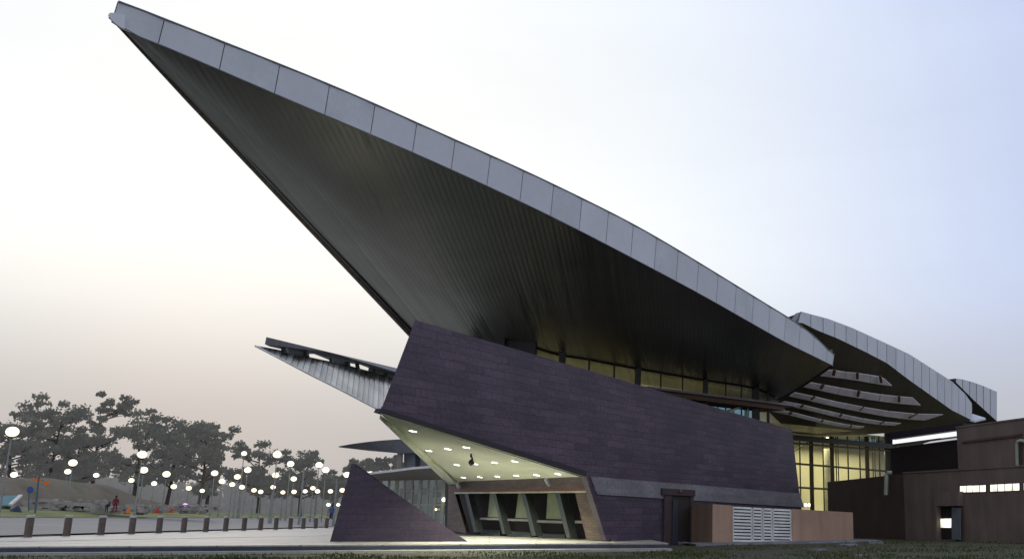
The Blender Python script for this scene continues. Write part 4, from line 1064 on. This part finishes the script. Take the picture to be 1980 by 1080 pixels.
# ------------------------------------------------------------------ trees
def tree(name, px, ytop, ybot, wpx, Y, label, seed, dens=1., mat='leaf', sparse=False, base=1.0):
    rnd = random.Random(seed); X = (px - PPX) / 1992 * Y
    zt = CAMZ + ray(px, ytop).z * Y; zc = CAMZ + ray(px, ybot).z * Y; rw = wpx / 2 / 1992 * Y
    root = empty(name, (X, Y, base), label, 'tree', 'trees behind the earth mound')
    H = zt - base; cz0 = zc - base; tb = MB(); tips = []
    lean = rnd.uniform(-.06, .06)
    trunk = [Vector((lean * H * t + .2 * math.sin(t * 5 + seed), .3 * math.sin(t * 4), H * .8 * t)) for t in [0, .2, .4, .6, .8, 1]]
    tb.tube(trunk, [.42, .34, .28, .2, .13, .06], 7)
    nb = 13 if not sparse else 12
    for i in range(nb):
        t = rnd.uniform(.28, .95); j = t * 5; k = min(int(j), 4); p = lerp(trunk[k], trunk[k + 1], j - k)
        an = i * 2.4 + rnd.uniform(-.4, .4); ln = rw * rnd.uniform(.5, 1.05) * (1 - .45 * abs(t - .55)); up = rnd.uniform(.35, .9) * ln
        q = p + Vector((math.cos(an) * ln, math.sin(an) * ln * .8, up)); q.z = min(q.z, H * .97)
        mid = lerp(p, q, .5) + Vector((0, 0, -.12 * ln)); tb.tube([p, mid, q], [.14, .09, .03], 5); tips += [(q, 1.), (lerp(mid, q, .5), .9), (mid + Vector((0, 0, .4)), .6)]
        for s_ in range(2):
            q2 = mid + Vector((rnd.uniform(-1, 1), rnd.uniform(-1, 1), rnd.uniform(.2, 1))) * ln * .45; tb.tube([mid, q2], [.06, .02], 4); tips.append((q2, .8))
    tips.append((trunk[-1] + Vector((0, 0, H * .12)), .9)); tips.append((trunk[-1], .9))
    for _ in range(0 if sparse else 16):                 # fill the crown with further clumps
        a = rnd.uniform(0, 6.28); rr_ = rw * rnd.random() ** .5 * .92; h_ = rnd.uniform(-1, 1)
        c = Vector((math.cos(a) * rr_ * math.sqrt(1 - h_ * h_ * .7), math.sin(a) * rr_ * .7, (cz0 + H) / 2 + h_ * (H - cz0) * .46)); tips.append((c, rnd.uniform(.55, .95)))
    tb.build('trunk', M['bark'], root, local=True)
    lb_ = MB(); R0 = rw * .225 * (.75 if sparse else 1)
    for c, f in tips:
        if c.z < cz0 * .8 and rnd.random() < .6: continue
        c = c + Vector((rnd.uniform(-.3, .3), 0, 0)); r = R0 * f * rnd.uniform(.7, 1.25)
        nleaf = int((90 if sparse else 130) * dens * f)
        for _ in range(nleaf):
            d = Vector((rnd.gauss(0, 1), rnd.gauss(0, 1), rnd.gauss(0, .55)))
            d = d.normalized() * (rnd.random() ** .45) * r; d.z *= .8
            p = c + d; s_ = rnd.uniform(.16, .38); u = Vector((rnd.gauss(0, 1), rnd.gauss(0, 1), rnd.gauss(0, 1))).normalized(); v = u.cross(Vector((rnd.gauss(0, 1), rnd.gauss(0, 1), rnd.gauss(0, 1)))).normalized()
            lb_.face([p - u * s_, p + v * s_ * .6, p + u * s_, p - v * s_ * .6])
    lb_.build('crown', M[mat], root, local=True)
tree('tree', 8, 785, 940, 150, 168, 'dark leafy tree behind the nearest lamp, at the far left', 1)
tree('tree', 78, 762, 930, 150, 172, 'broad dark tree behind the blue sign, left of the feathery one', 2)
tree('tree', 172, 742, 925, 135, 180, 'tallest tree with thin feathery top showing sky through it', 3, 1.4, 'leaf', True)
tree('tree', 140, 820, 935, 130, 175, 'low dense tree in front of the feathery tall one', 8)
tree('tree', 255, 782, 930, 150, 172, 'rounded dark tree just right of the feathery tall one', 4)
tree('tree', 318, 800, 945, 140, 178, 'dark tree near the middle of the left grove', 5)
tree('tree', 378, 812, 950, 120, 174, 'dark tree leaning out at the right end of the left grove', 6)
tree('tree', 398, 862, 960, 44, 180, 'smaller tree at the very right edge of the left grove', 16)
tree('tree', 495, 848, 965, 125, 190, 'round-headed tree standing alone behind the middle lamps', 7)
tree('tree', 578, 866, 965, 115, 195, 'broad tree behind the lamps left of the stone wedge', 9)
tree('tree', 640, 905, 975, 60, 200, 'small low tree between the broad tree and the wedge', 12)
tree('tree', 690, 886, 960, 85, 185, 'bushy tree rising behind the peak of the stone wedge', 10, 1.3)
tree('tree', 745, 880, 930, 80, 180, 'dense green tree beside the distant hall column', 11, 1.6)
# hazy wood on the horizon
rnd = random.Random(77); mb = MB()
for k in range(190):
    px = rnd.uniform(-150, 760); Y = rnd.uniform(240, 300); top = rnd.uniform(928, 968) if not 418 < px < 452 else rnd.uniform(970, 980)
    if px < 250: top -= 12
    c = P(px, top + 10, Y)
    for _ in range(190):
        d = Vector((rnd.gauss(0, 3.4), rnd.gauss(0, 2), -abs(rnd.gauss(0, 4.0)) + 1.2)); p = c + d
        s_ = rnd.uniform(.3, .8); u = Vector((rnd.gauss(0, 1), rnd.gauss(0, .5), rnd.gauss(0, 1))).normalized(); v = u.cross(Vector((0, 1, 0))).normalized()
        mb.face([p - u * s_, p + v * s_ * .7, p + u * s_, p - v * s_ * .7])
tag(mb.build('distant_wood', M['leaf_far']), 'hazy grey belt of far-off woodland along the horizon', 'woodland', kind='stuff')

# ------------------------------------------------------------------ things on and before the mound
def onmound(px, py, Y): return P(px, py, Y)
Yv = 112.0
# shed with teal sheet roof
sh = empty('shed', tuple(P(5, 990, 112)), 'low shed with a flat teal sheet roof at the far left edge', 'shed')
mb = MB(); mb.prism([P(-60, 957, 112), P(38, 957, 112), P(20, 976, 108), P(-60, 976, 108)], (0, 0, -.12)); mb.build('roof', M['teal'], sh)
mb = MB(); mb.beam(P(40, 957, 112), P(20, 975, 108), .35, .2); mb.build('roof_edge', M['white'], sh)
mb = MB(); mb.prism([P(-60, 978, 112), P(20, 978, 112), P(20, 994, 112), P(-60, 994, 112)], (0, 3, 0)); mb.build('wall', M['concrete'], sh)
# blue sign
sg = empty('sign_board', tuple(P(56, 995, 108)), 'rounded blue sign board on a thin post beside the shed', 'sign')
mb = MB(); mb.tube([P(55, 994, 108), P(56, 952, 108)], .07, 6); mb.build('post', M['blue_grey'], sg)
mb = MB(); c = P(58, 946, 107.9); mb.prism([c + Vector((math.cos(a) * .36, 0, math.sin(a) * .36)) for a in [R(22.5 + 45 * i) for i in range(8)]], (0, .06, 0)); mb.build('board', M['blue'], sg)
# pole with orange pennants
pl = empty('banner_pole', tuple(P(72, 996, 106)), 'blue pole carrying two small orange banners near the shed', 'banner pole')
mb = MB(); mb.tube([P(67, 998, 106), P(76, 915, 106)], .1, 6); mb.build('pole', M['blue_grey'], pl)
for (x0, y0, x1, y1) in ((64, 923, 78, 930), (83, 929, 95, 936)):
    mb = MB(); Yb = 106; mb.prism([P(x0, y0 + 1, Yb), P(x1, y0, Yb), P(x1 + 1, y1, Yb), P(x0 + 3, y1 + 1, Yb)], (0, .05, 0)); mb.build('banner', M['orange'], pl)
mb = MB(); mb.beam(P(64, 924, 106.1), P(95, 931, 106.1), .06); mb.build('cross_arm', M['blue_grey'], pl)
# covered motorbike-like dark thing
cv = empty('parked_scooter', tuple(P(30, 992, 104)), 'dark covered scooter parked on the verge by the shed', 'scooter')
mb = MB(); a = P(30, 984, 104)
rows_ = []
for i in range(9):
    t = i / 8; x = lerp(-.75, .75, t); hh = [.1, .45, .62, .75, .9, .95, .8, .45, .1][i]
    rows_.append([Vector((a.x + x, a.y + .3 * math.cos(g), a.z - .55 + hh * math.sin(g))) for g in [math.pi * j / 6 for j in range(7)]])
mb.grid(rows_); mb.build('cover', M['navy'], cv)
for dx in (-.5, .5):
    mb = MB(); c = a + Vector((dx, -.05, -.45)); mb.tube([c, c + Vector((0, .12, 0))], .2, 14); mb.build('wheel', M['dark_metal'], cv)
# rubble and low walls along the foot of the mound
rnd = random.Random(5)
mb = MB()
for i in range(150):
    px = rnd.uniform(45, 420); py = rnd.uniform(966, 990) if px < 200 else rnd.uniform(974, 990); Y = rnd.uniform(116, 122); p = P(px, py, Y)
    sx, sy, sz = rnd.uniform(.2, 1.1), rnd.uniform(.2, .5), rnd.uniform(.08, .28)
    n = 6; r1_ = [p + Vector((math.cos(2 * math.pi * k / n) * sx * rnd.uniform(.7, 1), math.sin(2 * math.pi * k / n) * sy, -sz)) for k in range(n)]
    mb.hexa(r1_, [q + Vector((0, 0, sz * rnd.uniform(1.2, 1.9))) * 1 + (p - q) * .25 for q in r1_])
tag(mb.build('rubble', M['rock']), 'grey stones and rubble heaped along the foot of the earth mound', 'rubble', kind='stuff')
for (xa, ya, xb, yb, lab) in ((42, 967, 175, 972, 'long low grey retaining wall at the foot of the mound'), (40, 981, 140, 984, 'low pale retaining wall nearest the grass verge'), (120, 976, 215, 981, 'short grey retaining wall left of the standing person')):
    mb = MB(); a, b = P(xa, ya, 118), P(xb, yb, 118); mb.prism([a, b, b - Vector((0, 0, .7)), a - Vector((0, 0, .7))], (0, .5, 0)); tag(mb.build('retaining_wall', M['concrete']), lab, 'wall')
# traffic-cone like tents
for px, py, wz, hz_, lab, mt in ((247, 986, 10, 12, 'small orange cone on the verge right of the person', 'orange'), (303, 986, 14, 11, 'red cone-shaped cover on the verge beneath the lamps', 'red'), (330, 985, 12, 9, 'low red cover on the verge, right of the larger red one', 'red')):
    c = P(px, py + 5, 113); w_ = wz / 1992 * 113 / 2; h_ = hz_ / 1992 * 113
    mb = MB(); mb.tube([c, c + Vector((0, 0, h_ * .12)), c + Vector((0, 0, h_ * .13)), c + Vector((w_ * .15, 0, h_))], [w_, w_, w_ * .7, w_ * .12], 10)
    tag(mb.build('traffic_cone' if mt == 'orange' else 'tarpaulin', M[mt]), lab, 'cone' if mt == 'orange' else 'tarpaulin')
# kiosk sign with violet light
ks = empty('kiosk', tuple(P(356, 996, 120)), 'small grey kiosk with a violet light on the verge', 'kiosk')
mb = MB(); mb.prism([P(346, 978, 120), P(366, 978, 120), P(366, 992, 120), P(346, 992, 120)], (0, 1.2, 0)); mb.build('body', M['far_wall'], ks)
mb = MB(); mb.prism([P(343, 973, 119.9), P(369, 973, 119.9), P(367, 978, 119.9), P(345, 978, 119.9)], (0, 1.4, 0)); mb.build('canopy', M['lead'], ks)
mb = MB(); mb.ball(P(358, 975, 119.6), .33, .15, .14); mb.build('light', emit('violet_light', (.8, .45, 1), 2.2), ks)

# ------------------------------------------------------------------ people
def skin_person(name, loc, scale, joints, edges, radii, mats, label, extras):
    root = empty(name, loc, label, 'person')
    me = bpy.data.meshes.new('body'); me.from_pydata([tuple(Vector(j) * scale) for j in joints], edges, [])
    o = bpy.data.objects.new('body', me); col.objects.link(o); o.parent = root
    md = o.modifiers.new('skin', 'SKIN'); 
    for i, r_ in enumerate(radii): me.skin_vertices[0].data[i].radius = (r_ * scale, r_ * scale) if me.skin_vertices else None
    return root, o
def person(loc, scale, label, face, top_mat, leg_mat, bend=0.):
    J = [(0, 0, .95), (0, .0, 1.2), (0, 0, 1.42), (0, 0, 1.52), (0, -.01, 1.64), (.1, 0, .9), (.12, -.02, .5), (.13, .02, .08), (.13, -.14, .03), (-.1, 0, .9), (-.12, .03, .5), (-.15, .06, .08), (-.15, -.10, .03), (.19, 0, 1.38), (.27, -.02, 1.1), (.25, -.14, .88), (.25, -.18, .80), (-.19, 0, 1.38), (-.27, .0, 1.1), (-.26, -.1, .86), (-.26, -.13, .78)]
    J = [(x, y - bend * max(0, z - .95), z - bend * .25 * max(0, z - .95)) for x, y, z in J]
    E = [(0, 1), (1, 2), (2, 3), (3, 4), (0, 5), (5, 6), (6, 7), (7, 8), (0, 9), (9, 10), (10, 11), (11, 12), (2, 13), (13, 14), (14, 15), (15, 16), (2, 17), (17, 18), (18, 19), (19, 20)]
    Rr = [.15, .14, .15, .06, .105, .1, .07, .045, .04, .1, .07, .045, .04, .065, .05, .035, .035, .065, .05, .035, .035]
    root = empty('person', loc, label, 'person'); root.rotation_euler.z = face
    me = bpy.data.meshes.new('body'); me.from_pydata([tuple(Vector(j) * scale) for j in J], E, []); o = bpy.data.objects.new('body', me); col.objects.link(o); o.parent = root
    bpy.context.view_layer.objects.active = o; o.select_set(True)
    o.modifiers.new('skin', 'SKIN')
    for i, r_ in enumerate(Rr): me.skin_vertices[0].data[i].radius = (r_ * scale, r_ * scale)
    me.skin_vertices[0].data[0].use_root = True
    sm = o.modifiers.new('sub', 'SUBSURF'); sm.levels = 1; sm.render_levels = 1
    me.materials.append(leg_mat)
    hz = 1.64; by = -bend * (hz - .95); 
    MB().ball((0, (-.0 + by) * scale, (1.70 - bend * .25 * .7) * scale), .115 * scale, .125 * scale, .11 * scale).build('hair', M['hair'], root, local=True)
    # shirt: tapered torso shell
    rr = []
    for z, rx, ry in ((.82, .19, .14), (.95, .19, .14), (1.15, .175, .13), (1.35, .215, .15), (1.45, .13, .10)):
        y0 = -bend * max(0, z - .95); rr.append([Vector((math.cos(t) * rx, y0 + math.sin(t) * ry, z - bend * .25 * max(0, z - .95))) * scale for t in [2 * math.pi * k / 14 for k in range(15)]])
    MB().grid(rr).build('shirt', top_mat, root, local=True, smooth=True)
    return root
p = P(221, 991, 112)
person((p.x, p.y, p.z), 1.05, 'person in dark red clothes standing on the verge before the mound', R(40), M['maroon'], M['maroon'])
p = P(205, 992, 113)
person((p.x, p.y, p.z), .78, 'person in teal stooping beside the dark red figure', R(60), M['teal'], M['navy'], .9)
p = P(640, 1004, 118)
person((p.x, p.y, p.z), .95, 'person in blue walking far off near the stone wedge', R(10), M['blue'], M['navy'])

# ------------------------------------------------------------------ camera, sky, sun
cam = bpy.data.cameras.new('camera'); co = bpy.data.objects.new('camera', cam); col.objects.link(co)
co.location = (0, 0, CAMZ); co.rotation_euler = (R(90) + PITCH, 0, 0)
cam.sensor_width = 36; cam.lens = FPX / 1980 * 36; cam.shift_x = -(PPX - 990) / 1980; cam.clip_end = 5000
sc.camera = co

wd_ = bpy.data.worlds.new('World'); sc.world = wd_; wd_.use_nodes = True
nt = wd_.node_tree; nt.nodes.clear(); L = nt.links.new
out = nt.nodes.new('ShaderNodeOutputWorld'); bgn = nt.nodes.new('ShaderNodeBackground'); add = nt.nodes.new('ShaderNodeAddShader'); bg2 = nt.nodes.new('ShaderNodeBackground')
sky = nt.nodes.new('ShaderNodeTexSky'); sky.sky_type = 'NISHITA'; sky.sun_disc = False; sky.sun_elevation = R(9); sky.sun_rotation = R(-28); sky.dust_density = 4
L(sky.outputs[0], bg2.inputs[0]); bg2.inputs[1].default_value = .0015
tc = nt.nodes.new('ShaderNodeTexCoord'); nrm = nt.nodes.new('ShaderNodeVectorMath'); nrm.operation = 'NORMALIZE'; L(tc.outputs['Generated'], nrm.inputs[0])
az, elv = R(-24), R(14)
gd = Vector((math.sin(az) * math.cos(elv), math.cos(az) * math.cos(elv), math.sin(elv)))
dot = nt.nodes.new('ShaderNodeVectorMath'); dot.operation = 'DOT_PRODUCT'; L(nrm.outputs[0], dot.inputs[0]); dot.inputs[1].default_value = gd
def ramp(src, stops, lo, hi):
    mr = nt.nodes.new('ShaderNodeMapRange'); L(src, mr.inputs[0]); mr.inputs[1].default_value = lo; mr.inputs[2].default_value = hi
    cr = nt.nodes.new('ShaderNodeValToRGB'); L(mr.outputs[0], cr.inputs[0]); e = cr.color_ramp.elements
    e[0].position = stops[0][0]; e[0].color = c4(stops[0][1]); e[1].position = stops[-1][0]; e[1].color = c4(stops[-1][1])
    for p_, c in stops[1:-1]: x = e.new(p_); x.color = c4(c)
    cr.color_ramp.interpolation = 'B_SPLINE'
    return cr.outputs[0]
up = ramp(dot.outputs['Value'], [(0, (.70, .72, .80)), (.5, (.68, .72, .82)), (.78, (.46, .55, .82)), (.86, (.55, .63, .86)), (.90, (.63, .71, .91)), (.935, (.76, .83, .97)), (.965, (.90, .95, 1.0)), (.985, (.99, 1., 1.0)), (1., (1.0, 1.0, .99))], -1, 1)
hz = ramp(dot.outputs['Value'], [(0, (.60, .60, .66)), (.5, (.58, .60, .66)), (.80, (.52, .54, .60)), (.9, (.52, .52, .56)), (1., (.48, .465, .465))], -1, 1)
sep = nt.nodes.new('ShaderNodeSeparateXYZ'); L(nrm.outputs[0], sep.inputs[0])
ef = nt.nodes.new('ShaderNodeMapRange'); ef.interpolation_type = 'SMOOTHERSTEP'; L(sep.outputs[2], ef.inputs[0]); ef.inputs[1].default_value = .035; ef.inputs[2].default_value = .28
wf = nt.nodes.new('ShaderNodeMapRange'); wf.interpolation_type = 'SMOOTHSTEP'; L(sep.outputs[2], wf.inputs[0])
mx = nt.nodes.new('ShaderNodeMix'); mx.data_type = 'RGBA'; L(ef.outputs[0], mx.inputs[0]); L(hz, mx.inputs[6]); L(up, mx.inputs[7])
# warm band low over the sunset side
wb = nt.nodes.new('ShaderNodeValToRGB'); L(sep.outputs[2], wb.inputs[0]); e = wb.color_ramp.elements
e[0].position = .1; e[0].color = (0, 0, 0, 1); e[1].position = .34; e[1].color = (0, 0, 0, 1); x = e.new(.245); x.color = (.05, .034, .0, 1)
dm = nt.nodes.new('ShaderNodeMapRange'); L(dot.outputs['Value'], dm.inputs[0]); dm.inputs[1].default_value = .8; dm.inputs[2].default_value = 1
mw = nt.nodes.new('ShaderNodeMix'); mw.data_type = 'RGBA'; mw.blend_type = 'ADD'; L(dm.outputs[0], mw.inputs[0]); L(mx.outputs[2], mw.inputs[6]); L(wb.outputs[0], mw.inputs[7])
cn_ = nt.nodes.new('ShaderNodeTexNoise'); cm_ = nt.nodes.new('ShaderNodeMapping'); cm_.inputs['Scale'].default_value = (1, 1, 4); L(nrm.outputs[0], cm_.inputs[0]); L(cm_.outputs[0], cn_.inputs['Vector']); cn_.inputs['Scale'].default_value = 2.2; cn_.inputs['Detail'].default_value = 5
cr_ = nt.nodes.new('ShaderNodeMapRange'); L(cn_.outputs[0], cr_.inputs[0]); cr_.inputs[1].default_value = .3; cr_.inputs[2].default_value = .7; cr_.inputs[3].default_value = .955; cr_.inputs[4].default_value = 1.03
L(cr_.outputs[0], bgn.inputs[1])
L(mw.outputs[2], bgn.inputs[0])
L(bgn.outputs[0], add.inputs[0]); L(bg2.outputs[0], add.inputs[1]); L(add.outputs[0], out.inputs[0])
sl = bpy.data.lights.new('sun', 'SUN'); sl.energy = .5; sl.angle = R(14); sl.color = (1, .9, .78); so = bpy.data.objects.new('sun', sl); col.objects.link(so)
sd = -Vector((math.sin(R(-28)) * math.cos(R(9)), math.cos(R(-28)) * math.cos(R(9)), math.sin(R(9))))
so.rotation_euler = sd.to_track_quat('-Z', 'Y').to_euler()
sc.view_settings.view_transform = 'Standard'; sc.view_settings.look = 'None'; sc.view_settings.exposure = 0; sc.view_settings.gamma = 1
sc.cycles.max_bounces = 8; sc.cycles.transparent_max_bounces = 12
